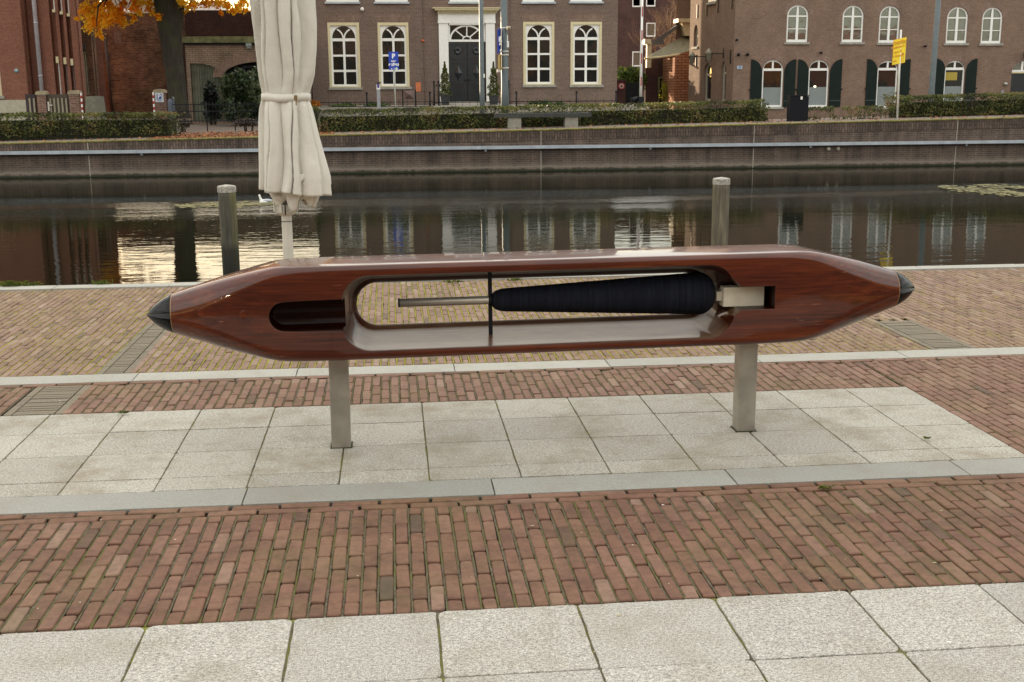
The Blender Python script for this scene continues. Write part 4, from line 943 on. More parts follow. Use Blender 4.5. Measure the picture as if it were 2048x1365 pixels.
# ------------------------------------------------------------------ iron fences
def fence(Y, px0, px1, pyt, pyb, step, label, posts=(), extra=.25, rails=(.18, .85), th=.009, pr=.045):
    Pf = YP(Y); ua, ub = Pf.px(px0, pyt)[0], Pf.px(px1, pyt)[0]; zt = Pf.px((px0+px1)/2, pyt)[1]; zb_ = Pf.px((px0+px1)/2, pyb)[1]
    t = thing('iron_fence', ((ua+ub)/2, Y, zb_), label, 'fence'); mb = MB(); u = ua
    while u < ub:
        mb.box((u-th, Y-th, zb_), (u+th, Y+th, zt)); mb.hexa([(u-th, Y-th, zt), (u+th, Y-th, zt), (u+th, Y+th, zt), (u-th, Y+th, zt)]+[(u-.001, Y-.001, zt+.12), (u+.001, Y-.001, zt+.12), (u+.001, Y+.001, zt+.12), (u-.001, Y+.001, zt+.12)]); u += step
    for r_ in rails: z = zb_+(zt-zb_)*r_; mb.box((ua-.02, Y+th, z-.018), (ub+.02, Y+th+.02, z+.018))
    obj('railing', mb, BLACK, t)
    for pp in posts:
        u = Pf.px(pp, pyt)[0]; mb = MB(); mb.tube((u, Y, zb_-.3), (u, Y, zt+extra), pr, pr*.9, 8); mb.sphere((u, Y, zt+extra+pr), pr*1.3, 8); obj('post', mb, BLACK, t)
    return t
fence(58, 640, 865, 203, 216, .42, 'low black iron fence in front of the two left windows of the brick house', (734, 860), .35)
fence(58, 866, 1009, 203, 216, .36, 'low black iron fence in front of the grand door of the brick house', (), .2)
fence(58, 1021, 1236, 201, 214, .42, 'low black iron fence in front of the two right windows of the brick house', (1033, 1153, 1232), .35)
fence(61, 868, 880, 170, 208, .42, 'short tall iron railing left of the front door', (868, 877), .1, (.05, .95), .03)
fence(61, 1014, 1022, 168, 208, .5, 'short tall iron railing behind the thick lamp mast', (1017,), .1, (.05, .95), .03)
fence(46.5, 345, 520, 208, 247, .135, 'dark blue iron garden fence and gate in front of the green arched door', (412, 468), .02, (.12, .62, .97), .008, .02)

# ------------------------------------------------------------------ lamp masts and signs behind the hedge
MAST = plain('grey_green_mast', (.105, .13, .14), .5, metal=.2, var=.12)
def mast(pxt, pxb, pyb, Y, r, label, gid='grey lamp masts along the far quay'):
    Pm = YP(Y); ut, zt0 = Pm.px(pxt, 0); ub, _ = Pm.px(pxb, pyb); zb_ = zg(ub, Y)-.05; k = (ut-ub)/(zt0-zb_) if abs(ut-ub) > .02 else 0
    t = thing('lamp_mast', (ub, Y, zb_), label, 'lamp mast', gid); mb = MB()
    mb.path([(ub, Y, zb_), (ub+k*1.2, Y, zb_+1.2), (ub+k*1.25, Y, zb_+1.3), (ub+k*9, Y, 9.2)], [r*1.12, r*1.08, r, r*.72], 14); obj('mast', mb, MAST, t)
    mb = MB(); mb.path([(ub+k*9, Y, 9.2), (ub+k*9, Y-.6, 9.5), (ub+k*9, Y-1.5, 9.55)], [r*.5, r*.45, r*.4], 8); obj('arm', mb, MAST, t)
    mb = MB(); mb.box((ub+k*9-.16, Y-2.2, 9.48), (ub+k*9+.16, Y-1.5, 9.62)); obj('lamp_head', mb, MAST, t)
    return t, ub, k
t1, ub, k = mast(961, 964.5, 213, 44, .088, 'grey lamp mast in front of the right leaf of the black door')
mb = MB(); q = YP(44).px(965, 152); mb.box((ub+.05, 43.90, q[1]-.07), (ub+.10, 43.93, q[1]+.07)); obj('sticker', mb, WHITE, t1)
t2, ub, k = mast(1007.5, 1010.5, 228, 41, .125, 'thick grey lamp mast carrying a blue sign, behind the bench')
Pm = YP(41)
for py_ in (58, 105, 112, 138): z = Pm.px(1008, py_)[1]; mb = MB(); mb.lathe((ub, 41, z), [(.127, 0), (.134, .005), (.134, .045), (.127, .05)], 16); obj('clamp', mb, PALE, t2)
BLUE = plain('sign_blue', (.01, .05, .42), .35, var=.08); YEL = plain('sign_yellow', (.95, .70, .015), .4, var=.03); ORT = plain('sign_orange_print', (.80, .36, .01), .5, var=.05)
def edge_sign(px0, px1, y0t, y0b, y1t, y1b, Y, name, mat, label, cat='sign', dy=.6):
    Pa, Pb = YP(Y), YP(Y+dy); a0 = Pa.px(px0, y0t); a1 = Pa.px(px0, y0b); b0 = Pb.px(px1, y1t); b1 = Pb.px(px1, y1b)
    A0, A1, B0, B1 = (a0[0], Y, a0[1]), (a1[0], Y, a1[1]), (b0[0], Y+dy, b0[1]), (b1[0], Y+dy, b1[1]); n = (Vector(B0)-Vector(A0)).cross(Vector((0, 0, 1))).normalized()*.012
    mb = MB(); mb.hexa([Vector(A1)-n*0, Vector(B1), Vector(B1)-n*2, Vector(A1)-n*2, Vector(A0), Vector(B0), Vector(B0)-n*2, Vector(A0)-n*2]); return mb, n
mb, _ = edge_sign(996, 1004, 59, 108, 56, 104, 40.6, '', BLUE, '')
bs = thing('blue_sign', (Pm.px(1000, 80)[0], 40.7, 3.4), 'blue and white sign seen almost edge-on, fixed to the thick lamp mast', 'sign'); obj('plate', mb, BLUE, bs)
mb = MB(); pw = YP(40.55)
for (xx, yy, sx, sy) in ((1000, 78, .035, .10), (1002, 84, .03, .06), (1000.5, 88, .03, .05), (1001.5, 101, .02, .05)):
    u, z = pw.px(xx, yy); mb.add([(u-sx, 40.60+.1, z-sy), (u+sx, 40.66+.1, z-sy*.6), (u+sx*1.1, 40.66+.1, z+sy), (u-sx*.7, 40.60+.1, z+sy*.7)], [(0, 1, 2, 3)])
    mb.add([(u-sx, 40.598, z-sy), (u+sx, 40.598, z-sy*.6), (u+sx*1.1, 40.598, z+sy), (u-sx*.7, 40.598, z+sy*.7)], [(0, 1, 2, 3)])
obj('lettering', mb, WHITE, bs)
mb, _ = edge_sign(998, 1003, 112, 138, 108, 142, 40.6, '', None, ''); ys_ = obj('yellow_sign', mb, plain('aged_yellow', (.55, .36, .10), .5), loc=(Pm.px(1000, 125)[0], 40.6, 2.3)); tag(ys_, 'narrow yellow sign seen edge-on, below the blue sign on the thick mast', 'sign')
mb = MB(); a = Pm.rect(993, 139, 999.5, 145); mb.box((a[0], 40.75, a[2]), (a[1], 40.85, a[3])); tag(obj('junction_box', mb, PALE), 'small pale box low on the left of the thick lamp mast', 'box')
mb = MB(); a = Pm.rect(1012.5, 83, 1016.5, 95.5); mb.box((a[0], 40.75, a[2]), (a[1], 40.83, a[3])); a = Pm.rect(1013, 71, 1014.5, 83); mb.box((a[0], 40.75, a[2]), (a[1], 40.80, a[3])); tag(obj('white_bracket', mb, WHITE), 'white bracket box fixed to the right of the thick lamp mast', 'box')
mb = MB(); a = Pm.rect(1012, 54, 1019, 61); mb.box((a[0], 40.6, a[2]), (a[1], 40.9, a[3])); cc = Vector(((a[0]+a[1])/2, 40.5, (a[2]+a[3])/2)); mb.tube(cc+Vector((0, .1, 0)), cc, .05, .06, 10)
mb2 = MB(); tag(obj('street_camera', mb, plain('beige_housing', (.40, .34, .24), .5)), 'small beige camera clamped to the top of the thick lamp mast', 'camera')
mast(1877, 1862, 190, 45, .115, 'grey lamp mast standing in front of the right brick building')

def text(parent, s, size, loc, mat, rz=0, name='lettering', ax='CENTER', bold=0, ext=.002):
    cu = bpy.data.curves.new(name, 'FONT'); cu.body = s; cu.size = size; cu.align_x = ax; cu.align_y = 'CENTER'; cu.extrude = ext; cu.offset = bold
    o = bpy.data.objects.new(name+'_c', cu); COL.objects.link(o); bpy.context.view_layer.update()
    me = bpy.data.meshes.new_from_object(o.evaluated_get(bpy.context.evaluated_depsgraph_get())); bpy.data.objects.remove(o)
    me.materials.clear(); me.materials.append(mat); o = bpy.data.objects.new(name, me); COL.objects.link(o)
    o.parent = parent; o.location = Vector(loc)-Vector(parent['_w']); o.rotation_euler = (R(90), 0, rz); o['_w'] = parent['_w']; return o
# blue parking-zone sign
Ps = YP(51.5); a = Ps.rect(777.2, 104, 796.8, 140.2); cu_ = (a[0]+a[1])/2; zt = a[3]; zgb = .95 if False else zg(cu_, 51.5)
t = thing('zone_sign', (cu_, 51.5, zgb), 'bright blue parking zone sign on a slim pole in front of the second house window', 'sign')
mb = MB(); mb.tube((cu_+.05, 51.53, zgb-.1), (cu_+.0, 51.53, zt), .033, .03, 8); obj('pole', mb, plain('galvanised_pole', (.36, .38, .34), .5, metal=.3), t)
zm = Ps.px(787, 124.5)[1]
mb = MB(); mb.plate(Ps, rectl(a[0], a[1], zm+.01, a[3]), [], -.01, .02); mb.plate(Ps, rectl(a[0]+.01, a[1]+.01, a[2], zm-.005), [], -.01, .02); obj('sign_plate', mb, BLUE, t)
LW = plain('reflective_white', (.8, .82, .86), .4, var=.02)
text(t, 'P', .27, (cu_, 51.485, zt-.19), LW, bold=.012); text(t, 'zone', .11, (cu_, 51.485, zt-.38), LW, bold=.004)
text(t, 'P 20803', .135, (cu_+.01, 51.485, zm-.12), LW, bold=.006); text(t, 'v  i', .12, (cu_-.04, 51.485, zm-.28), LW, bold=.004)
mb = MB(); cc = Vector((cu_+.12, 51.485, zm-.28)); mb.ring([[cc+Vector((math.cos(q)*.055, y, math.sin(q)*.055)) for q in [2*math.pi*k/16 for k in range(16)]] for y in (.003, 0)][::-1], smooth=False); obj('emblem', mb, plain('pale_green_dot', (.55, .7, .55), .5), t)
mb = MB(); mb.add([(cu_-.05, 51.486, zt-.46), (cu_+.05, 51.486, zt-.46), (cu_, 51.486, zt-.53)], [(0, 2, 1)]); obj('arrow', mb, LW, t)
# ticket machine
a = Ps.rect(753.3, 165, 761.2, 225); zz_ = lambda y: Ps.px(757, y)[1]; cu_ = (a[0]+a[1])/2; z0_ = zg(cu_, 51.5)
t = thing('ticket_post', (cu_, 51.5, z0_), 'slim grey parking ticket post with purple and white head', 'ticket machine')
mb = MB(); mb.box((a[0]+.01, 51.42, z0_-.05), (a[1]-.01, 51.56, zz_(179.5))); obj('column', mb, plain('grey_column', (.27, .28, .30), .5), t)
mb = MB(); mb.box((a[0]+.005, 51.42, zz_(179.4)), (a[1]-.005, 51.57, zz_(177))); mb.box((a[0]+.005, 51.43, zz_(176.9)), (a[1]-.005, 51.57, zz_(167.5))); obj('head', mb, WHITE, t)
mb = MB(); mb.box((cu_-.045, 51.415, zz_(176.2)), (cu_+.045, 51.429, zz_(168.2))); obj('display', mb, plain('purple_panel', (.07, .04, .28), .4), t)
mb = MB(); mb.hexa([(a[0]-.04, 51.36, zz_(167.4)), (a[1]+.02, 51.36, zz_(167.4)), (a[1]+.02, 51.6, zz_(167.4)), (a[0]-.04, 51.6, zz_(167.4)), (a[0]-.04, 51.36, zz_(166)), (a[1]+.03, 51.36, zz_(164.6)), (a[1]+.03, 51.6, zz_(164.0)), (a[0]-.04, 51.6, zz_(165.6))]); obj('cap', mb, BLACK, t)
# rusty lectern board
Pr = YP(57.5); a = Pr.rect(805.5, 181, 831, 210); zz_ = lambda y: Pr.px(818, y)[1]
t = thing('board_stand', ((a[0]+a[1])/2, 57.5, zz_(216)), 'rusty sloping display board on two thin legs in the front yard', 'display board')
for u in (a[0], a[1]): mb = MB(); mb.box((u-.03, 57.47, zz_(216)), (u+.03, 57.53, zz_(180))); obj('leg', mb, BLACK, t)
RUST = plain('rusty_steel', (.10, .06, .055), .6, var=.3)
mb = MB(); b0, b1 = a[0]+.08, a[1]-.08; zt_, zb_ = zz_(182), zz_(198.5); cx = (a[0]+a[1])/2
mb.add([(b0-.03, 57.45, zt_), (b1+.03, 57.45, zt_), (b1, 57.2, zb_), (b0, 57.2, zb_), (cx, 57.05, (zt_+zb_)/2+.03), (cx, 57.5, (zt_+zb_)/2)], [(0, 4, 1), (1, 4, 2), (2, 4, 3), (3, 4, 0), (0, 1, 5), (1, 2, 5), (2, 3, 5), (3, 0, 5)]); obj('panel', mb, RUST, t)
# bench
Pb_ = YP(39.2); A = lambda x, y: Pb_.px(x, y); zl_, zr_ = A(1000, 254.5)[1], A(1126, 252)[1]
t = thing('stone_bench', ((A(1083, 235)[0]), 39.2, ztop(4.5)-.03), 'long dark stone bench on two block legs in front of the hedge', 'bench')
u0_, u1_ = A(989, 232)[0], A(1180, 230)[0]; zs = (A(1085, 226.5)[1]+A(1085, 226.5)[1])/2
mb = MB(); mb.box((u0_, 38.9, zs-.13), (u1_, 39.45, zs)); o = obj('seat', mb, plain('dark_bench_stone', (.035, .038, .036), .7, var=.3, bmp=.3), t)
for xa, xb in ((1015, 1041), (1128, 1154)):
    ua, ub2 = A(xa, 245)[0], A(xb, 245)[0]; mb = MB(); mb.box((ua, 38.96, ztop(ua)-.1), (ub2, 39.35, zs-.13)); obj('leg', mb, plain('pale_concrete', (.25, .24, .20), .85, var=.2, bmp=.3), t)
# black cabinet
Pc = YP(39); u0_, u1_ = Pc.px(1580.5, 220)[0], Pc.px(1617, 220)[0]; zt = Pc.px(1598, 192.5)[1]; zb_ = zg(u0_, 39)
t = thing('utility_cabinet', ((u0_+u1_)/2, 39.2, zb_), 'tall black utility cabinet with a small white sticker', 'cabinet')
mb = MB(); mb.box((u0_, 39, zb_-.2), (u1_-.28, 39.35, zt)); mb.box((u1_-.28+.002, 39.02, zb_-.2), (u1_, 39.35, zt-.008)); mb.box((u0_-.02, 38.98, zt), (u1_+.0, 39.37, zt+.03)); obj('body', mb, plain('cabinet_black', (.005, .006, .010), .55, spec=.2), t)
mb = MB(); q = Pc.px(1603, 196.5); mb.box((q[0]-.035, 38.985, q[1]-.05), (q[0]+.035, 38.999, q[1]+.05)); obj('sticker', mb, WHITE, t)
# yellow detour sign
Pk = YP(38.2); t0 = Pk.px(1802, 60); b0 = Pk.px(1794.5, 238)
t = thing('detour_sign', (b0[0], 38.2, b0[1]), 'yellow temporary detour sign tilted on a white pole at the right', 'sign')
mb = MB(); mb.tube((b0[0], 38.2, b0[1]-.1), (t0[0], 38.2, t0[1]), .032, .032, 10); obj('pole', mb, plain('pale_pole', (.68, .67, .63), .5), t)
tl, tr_, br_, bl = Pk.px(1784, 81.5), Pk.px(1815, 75), Pk.px(1811.5, 125), Pk.px(1780.5, 130.5)
def SP(fx, fy, d=.06):
    top = (tl[0]+(tr_[0]-tl[0])*fx, tl[1]+(tr_[1]-tl[1])*fx); bot = (bl[0]+(br_[0]-bl[0])*fx, bl[1]+(br_[1]-bl[1])*fx)
    return Vector((top[0]+(bot[0]-top[0])*fy, 38.2-d-(.5-fx)*.24, top[1]+(bot[1]-top[1])*fy))
def splate(mb, x0, x1, y0, y1, d, th):
    f = [SP(x0, y1, d), SP(x1, y1, d), SP(x1, y0, d), SP(x0, y0, d)]; g2 = [p_+Vector((0, th, 0)) for p_ in f]
    mb.hexa([f[0], f[1], g2[1], g2[0], f[3], f[2], g2[2], g2[3]])
mb = MB(); splate(mb, 0, 1, 0, 1, .05, .012); obj('sign_plate', mb, YEL, t)
mb = MB(); splate(mb, -.015, 1.015, -.015, 1.015, .035, .01); obj('sign_rim', mb, ORT, t)
mb = MB(); splate(mb, .08, .92, .205, .215, .056, .005); splate(mb, .72, .74, .72, .93, .056, .005); splate(mb, .84, .86, .72, .93, .056, .005); splate(mb, .70, .88, .945, .96, .056, .005)
p0, p1, p2 = SP(.70, .69, .057), SP(.90, .68, .057), SP(.80, .58, .057); mb.add([p0, p1, p2], [(0, 1, 2)]); obj('arrow_symbol', mb, plain('dark_orange_print', (.42, .12, .01), .5), t)
dirx = (SP(1, 0)-SP(0, 0)).normalized(); upv = (SP(0, 0)-SP(0, 1)).normalized(); nrm = dirx.cross(upv).normalized(); upv = nrm.cross(dirx)
for s_, fx, fy, sz in (('Omleiding', .42, .12, .155), ('Piushaven A 2', .43, .31, .125), ('voor di', .36, .50, .125), ('+ Heuvel', .38, .67, .125), ('m/s', .18, .86, .11)):
    o = text(t, s_, sz, (0, 0, 0), ORT, bold=.003, ext=.001); M3 = Matrix((dirx, upv, nrm)).transposed().to_4x4(); M3.translation = SP(fx, fy, .058)-Vector(t['_w']); o.matrix_basis = M3

# ------------------------------------------------------------------ right brick building (front at Y 67, side wall running back)
P = YP(67); cu0 = P.px(1467, 130)[0]; HT = 13.5
rb = thing('brick_warehouse', (28, 67, -.2), 'long brown brick building with arched white windows and dark green shutters at the right', 'building')
uw = [(1573.6, 10, 1616.5, 85), (1684.7, 11, 1727, 85), (1758.5, 12, 1799.5, 86), (1893.5, 14, 1935.5, 87), (1963.7, 15, 2004.5, 87.5)]
lw = [(1524, 120.5, 1566, 215), (1616.5, 120.5, 1657, 215), (1753.6, 121.5, 1794.7, 215), (1888, 121.5, 1928, 215)]
holes = []; ua = []; la = []
for q in uw:
    a = P.rect(*q); a = (a[0], a[1], P.px((q[0]+q[2])/2, q[3])[1], P.px((q[0]+q[2])/2, q[1])[1]); zs = a[3]-(a[1]-a[0])*.47; ua.append((*a, zs)); holes.append(archl(a[0], a[1], a[2], zs, a[3]))
for q in lw:
    a = P.rect(*q); zs = a[3]-(a[1]-a[0])*.48; la.append((*a, zs)); holes.append(archl(a[0], a[1], a[2], zs, a[3]))
dq = P.rect(2021, 121, 2078, 228); dzs = dq[3]-(dq[1]-dq[0])*.40; holes.append(archl(dq[0], dq[1], dq[2], dzs, dq[3]))
shell(rb, P, cu0, 60, -.4, HT, holes, 14, B_RIGHT, left=False, reveal=.2); roofbox(rb, P, cu0, 60, HT, 14)
def arch_ring(mb, P, a, zs, wd, d0, d1, n=16):
    c, r = (a[0]+a[1])/2, (a[1]-a[0])/2; h = a[3]-zs
    for k in range(n):
        q = [math.pi*(k+j)/n for j in (0, 1)]; o = [(c+(r+e)*math.cos(t_), zs+(h+e)*math.sin(t_)) for t_ in q for e in (0, wd)]
        lo = [o[0], o[1], o[3], o[2]]
        mb.hexa([P.p(*lo[0], d0), P.p(*lo[1], d0), P.p(*lo[1], d1), P.p(*lo[0], d1), P.p(*lo[3], d0), P.p(*lo[2], d0), P.p(*lo[2], d1), P.p(*lo[3], d1)])
ul = ['upper arched window above the leftmost shuttered pair', 'upper arched window, second from the corner', 'upper arched window left of the yellow sign pole', 'upper arched window right of the lamp mast', 'rightmost upper arched window']
for i, a in enumerate(ua):
    W_ = a[1]-a[0]; Hh = a[3]-a[2]; c = (a[0]+a[1])/2; zs = a[4]; fr = .075*W_
    mb = MB(); inner = lambda x0, x1, z0, z1: rectl(x0, x1, z0, z1)
    zb1 = a[2]+Hh*.36; zb2 = a[2]+Hh*.70
    n = 8; rr = W_/2-fr; hh = a[3]-zs-fr
    q1 = [(c-.05*W_, zb2+.03*W_)]+[(c+rr*math.cos(t_), zs+hh*math.sin(t_)) for t_ in [math.pi*.5+.10+(math.pi*.5-.10)*k/n for k in range(n+1)]]+[(c-rr, zb2+.03*W_)]
    q2 = [(2*c-x, z) for x, z in q1][::-1]
    if zb2 > zs: q1 = [(x, max(z, zb2+.03*W_)) for x, z in q1]; q2 = [(x, max(z, zb2+.03*W_)) for x, z in q2]
    hs = [rectl(a[0]+fr, c-.055*W_, a[2]+fr*1.6, zb1-.02), rectl(c+.055*W_, a[1]-fr, a[2]+fr*1.6, zb1-.02), rectl(a[0]+fr, c-.055*W_, zb1+.02, zb2-.03*W_), rectl(c+.055*W_, a[1]-fr, zb1+.02, zb2-.03*W_)]
    mb.plate(P, archl(a[0]+.005, a[1]-.005, a[2]+.005, zs, a[3]-.005), hs+[q1, q2], .06, .13)
    o = obj('upper_window', mb, WHITE, rb); o['label'] = ul[i]
    pane('pane', P, archl(a[0]+.03, a[1]-.03, a[2]+.03, zs, a[3]-.03), .12, GLASS_SKY, o)
    mb = MB(); mb.pbox(P, a[0]-.12, a[1]+.12, a[2]-.12, a[2], -.09, .04); obj('sill', mb, STONE, o)
    mb = MB(); arch_ring(mb, P, a, zs, .30, -.012, .012); obj('arch', mb, B_SOLD, o)
sh = [((1500.5, 1523), (1567.5, 1590)), ((1594.5, 1616), (1658.5, 1682)), ((1732, 1753), (1796, 1818)), ((1869.5, 1887.5), (1929.5, 1951))]
ll = ['lower window with frosted lower half nearest the building corner', 'lower window with a small lit lamp, right of the cabinet', 'lower window partly behind the yellow sign pole', 'lower window with a yellow blind, right of the lamp mast']
LAMPW = None
for i, a in enumerate(la):
    W_ = a[1]-a[0]; c = (a[0]+a[1])/2; zs = a[4]; fr = .07*W_; zt_ = P.px(1600, 137)[1]; zl_ = P.px(1600, 142)[1]; zf = P.px(1600, 175)[1]
    n = 8; rr = W_/2-fr; hh = a[3]-zs-fr; zb2 = max(zt_, zs)
    q1 = [(c-.04*W_, zb2)]+[(c+rr*math.cos(t_), zb2+(hh+zs-zb2)*math.sin(t_)) for t_ in [math.pi*.5+.10+(math.pi*.5-.10)*k/n for k in range(n)]]+[(c-rr, zb2)]
    q2 = [(2*c-x, z) for x, z in q1][::-1]
    mb = MB(); mb.plate(P, archl(a[0]+.005, a[1]-.005, a[2]+.005, zs, a[3]-.005), [rectl(a[0]+fr, a[1]-fr, a[2]+.12, zl_), q1, q2], .06, .13)
    o = obj('window', mb, WHITE, rb); o['label'] = ll[i]
    pane('pane', P, archl(a[0]+.03, a[1]-.03, a[2]+.03, zs, a[3]-.03), .12, GLASS, o)
    mb = MB(); mb.pbox(P, a[0]+fr, a[1]-fr, a[2]+.12, zf, .105, .118); obj('frosted_film', mb, FROST, o)
    if i == 3:
        mb = MB(); b_ = P.rect(1890, 145, 1916, 161); mb.pbox(P, b_[0], b_[1], b_[2], b_[3], .105, .118); obj('blind', mb, plain('yellow_blind', (.36, .27, .04), .7), o)
    if i == 1:
        mb = MB(); q = P.px(1631, 173.6); mb.sphere(P.p(q[0], q[1], .10), .07, 8, (1.1, .3, .8)); le = bpy.data.materials.new('lit_lamp'); le.use_nodes = True; le.node_tree.nodes['Principled BSDF'].inputs['Emission Color'].default_value = (1, .75, .4, 1); le.node_tree.nodes['Principled BSDF'].inputs['Emission Strength'].default_value = 1.6; obj('lit_lamp', mb, le, o)
    mb = MB(); mb.pbox(P, a[0]-.08, a[1]+.08, a[2]-.11, a[2], -.08, .04); obj('sill', mb, STONE, o)
    mb = MB(); arch_ring(mb, P, a, zs, .32, -.012, .012); obj('arch', mb, B_SOLD, o)
    for sd_, (xa, xb) in enumerate(sh[i]):
        s0, s1 = P.px(xa, 165)[0], P.px(xb, 165)[0]; z0_, z1_ = P.px(1600, 214.5)[1], P.px(1600, 119)[1]; w_ = s1-s0; pts = [(s0, z0_), (s1, z0_)]
        if sd_ == 0: pts += [(s1, z1_-w_*1.15)]+[(s0+w_*math.sin(t_)*1.0, z1_-w_*1.15+w_*1.15*math.cos(t_)) for t_ in [R(90-90*k/9) for k in range(1, 10)]]
        else: pts += [(s1-w_*math.sin(t_), z1_-w_*1.15+w_*1.15*math.cos(t_)) for t_ in [R(90*k/9) for k in range(0, 9)]]+[(s0, z1_-w_*1.15)]
        mb = MB(); mb.plate(P, pts, [], -.07, -.02)
        for k in range(1, 5): mb.pbox(P, s0+w_*k/5-.006, s0+w_*k/5+.006, z0_+.12, z1_-w_*1.1, -.074, -.0705)
        o2 = obj('shutter', mb, DARKGREEN, rb)
        mb = MB(); mb.pbox(P, s0+.02, s1-.02, z0_+.32, z0_+.38, -.085, -.0705); mb2_ = MB(); obj('strap_hinge', mb, plain('hinge_green', (.02, .035, .032), .5), o2)
        hx = s0-.05 if sd_ == 0 else s1+.05; mb = MB(); mb.tube(P.p(hx, z0_+1.0, -.12), P.p(hx, z0_+1.0, 0), .04, .03, 6); obj('shutter_catch', mb, BLACK, o2)
# door at the far right
mb = MB(); mb.pbox(P, dq[0]+.01, dq[1]-.01, P.px(2040, 147)[1], P.px(2040, 144)[1], .03, .12); o = obj('door_transom', mb, CREAM, rb)
mb = MB(); mb.pbox(P, dq[0]+.01, dq[1]-.01, P.px(2040, 144)[1], P.px(2040, 140.5)[1], .02, .13); cm = (dq[0]+dq[1])/2; mb.pbox(P, cm-.30, cm-.18, P.px(2040, 140.5)[1], dq[3]-.05, .04, .12); obj('fanlight_bar', mb, WHITE, rb)
pane('fanlight_pane', P, archl(dq[0]+.02, dq[1]-.02, P.px(2040, 141)[1], dzs+.2, dq[3]-.03), .10, GLASS_SKY, rb)
mb = MB(); mb.pbox(P, dq[0]+.01, dq[1]-.01, dq[2], P.px(2040, 147.5)[1], .12, .17)
for k in range(14):
    x = dq[0]+.1+k*(dq[1]-dq[0]-.2)/14; bar(mb, P, x, dq[2]+1.3, x+.35, dq[2]+2.6, .02, .105, .121)
obj('barn_door', mb, DOOR, rb)
mb = MB(); arch_ring(mb, P, dq, dzs, .42, -.012, .012); obj('arch', mb, B_SOLD, rb)
mb = MB(); q = P.px(2046, 116); mb.tube(P.p(q[0], q[1]+.3, -.3), P.p(q[0], q[1]+.3, 0), .02, .02, 6); mb.lathe(P.p(q[0], q[1]-.25, -.3), [(.05, .0), (.16, .45), (.05, .55)], 8); obj('wall_lantern', mb, BLACK, rb)
for px_, py_, nm in ((1475, 110, 'round_spotlight'), (1493, 109.5, 'round_spotlight'), (1640, 106, 'spotlight'), (1848, 93, 'spotlight'), (1472, 80.5, 'spotlight')):
    q = P.px(px_, py_); mb = MB(); mb.tube(P.p(q[0], q[1], -.25), P.p(q[0], q[1], 0), .10 if 'round' in nm else .07, .05, 8); obj('spotlight', mb, BLACK, rb)
q = P.rect(1474, 132, 1484.5, 138.5); mb = MB(); mb.pbox(P, q[0], q[1], q[2], q[3], -.03, -.001); o = obj('number_plate', mb, plain('pale_blue_plate', (.35, .45, .58), .5), rb)
text(rb, '28', .17, P.p((q[0]+q[1])/2, (q[2]+q[3])/2, -.035), plain('dark_blue_print', (.03, .06, .2), .5), name='number')
mb = MB(); q = P.px(2010, 166); mb.lathe(P.p(q[0], q[1]-.1, -.1), [(.13, 0), (.11, .06), (.03, .13)], 8); obj('wall_light', mb, plain('grey_shade', (.4, .4, .38), .5), rb)
mb = MB(); q = P.rect(2002, 181, 2006, 192); mb.pbox(P, *q, -.05, -.001); obj('intercom', mb, ZINC, rb)
# side wall
Q = Plane((cu0, 67), (.1, -.995)); Q = Plane(tuple(Vector((cu0, 67))+Vector((-.1, .995))*7.35), (.1, -.995))    # u from back (0) to corner (7.35)
cq = lambda x, y: Q.px(x, y)
sideh = []
def srect(x0, x1, y0, y1): return cq(x0, (y0+y1)/2)[0], cq(x1, (y0+y1)/2)[0], cq((x0+x1)/2, y1)[1], cq((x0+x1)/2, y0)[1]
s1 = srect(1387.5, 1395.5, 50, 94); s2 = srect(1407, 1422, 127, 202); s3 = srect(1441.5, 1451.5, 123, 203)
for s_ in (s1, s2, s3): sideh.append(archl(s_[0], s_[1], s_[2], s_[3]-.55, s_[3]))
mb = MB(); mb.plate(Q, rectl(0, 7.35, -.4, HT), sideh, 0, .25, edge=False); mb.add([Q.p(.02, -.4, .6), Q.p(7.2, -.4, .6), Q.p(7.2, HT, .6), Q.p(.02, HT, .6)], [(0, 1, 2, 3)]); obj('side_wall', mb, B_RIGHT, rb)
mb = MB(); mb.add([Q.p(0, -.4, 0), Q.p(0, -.4, 6), Q.p(0, HT, 6), Q.p(0, HT, 0)], [(3, 2, 1, 0)]); obj('back_wall', mb, B_RIGHT, rb)
for i, (s_, mm) in enumerate(((s1, GLASS_SKY), (s2, GLASS), (s3, GLASS))):
    mb = MB(); zt_ = s_[3]-.75; w_ = s_[1]-s_[0]
    mb.plate(Q, archl(s_[0]+.01, s_[1]-.01, s_[2], s_[3]-.55, s_[3]-.01), [rectl(s_[0]+.14, s_[1]-.14, s_[2]+.12, zt_), archl(s_[0]+.14, s_[1]-.14, zt_+.14, zt_+.2, s_[3]-.14)], .14, .22)
    o = obj(('side_window', 'side_door', 'side_door')[i], mb, plain('putty_paint', (.42, .39, .31), .5), rb)
    o['label'] = ('small arched side window', 'side door nearer the alley', 'narrow side door nearer the corner')[i]
    pane('pane', Q, archl(s_[0]+.08, s_[1]-.08, s_[2], s_[3]-.5, s_[3]-.1), .20, mm, o)
    if i == 0: mb = MB(); mb.pbox(Q, s_[0]-.15, s_[1]+.15, s_[2]-.14, s_[2], -.1, .05); obj('sill', mb, STONE, o)
q = srect(1418, 1433, -25, 4); mb = MB(); mb.pbox(Q, *q, -.03, -.002); o = obj('top_window', mb, WHITE, rb); mb = MB(); mb.pbox(Q, q[0]-.1, q[1]+.1, q[2]-.14, q[2]-.002, -.12, .0); obj('sill', mb, STONE, o)
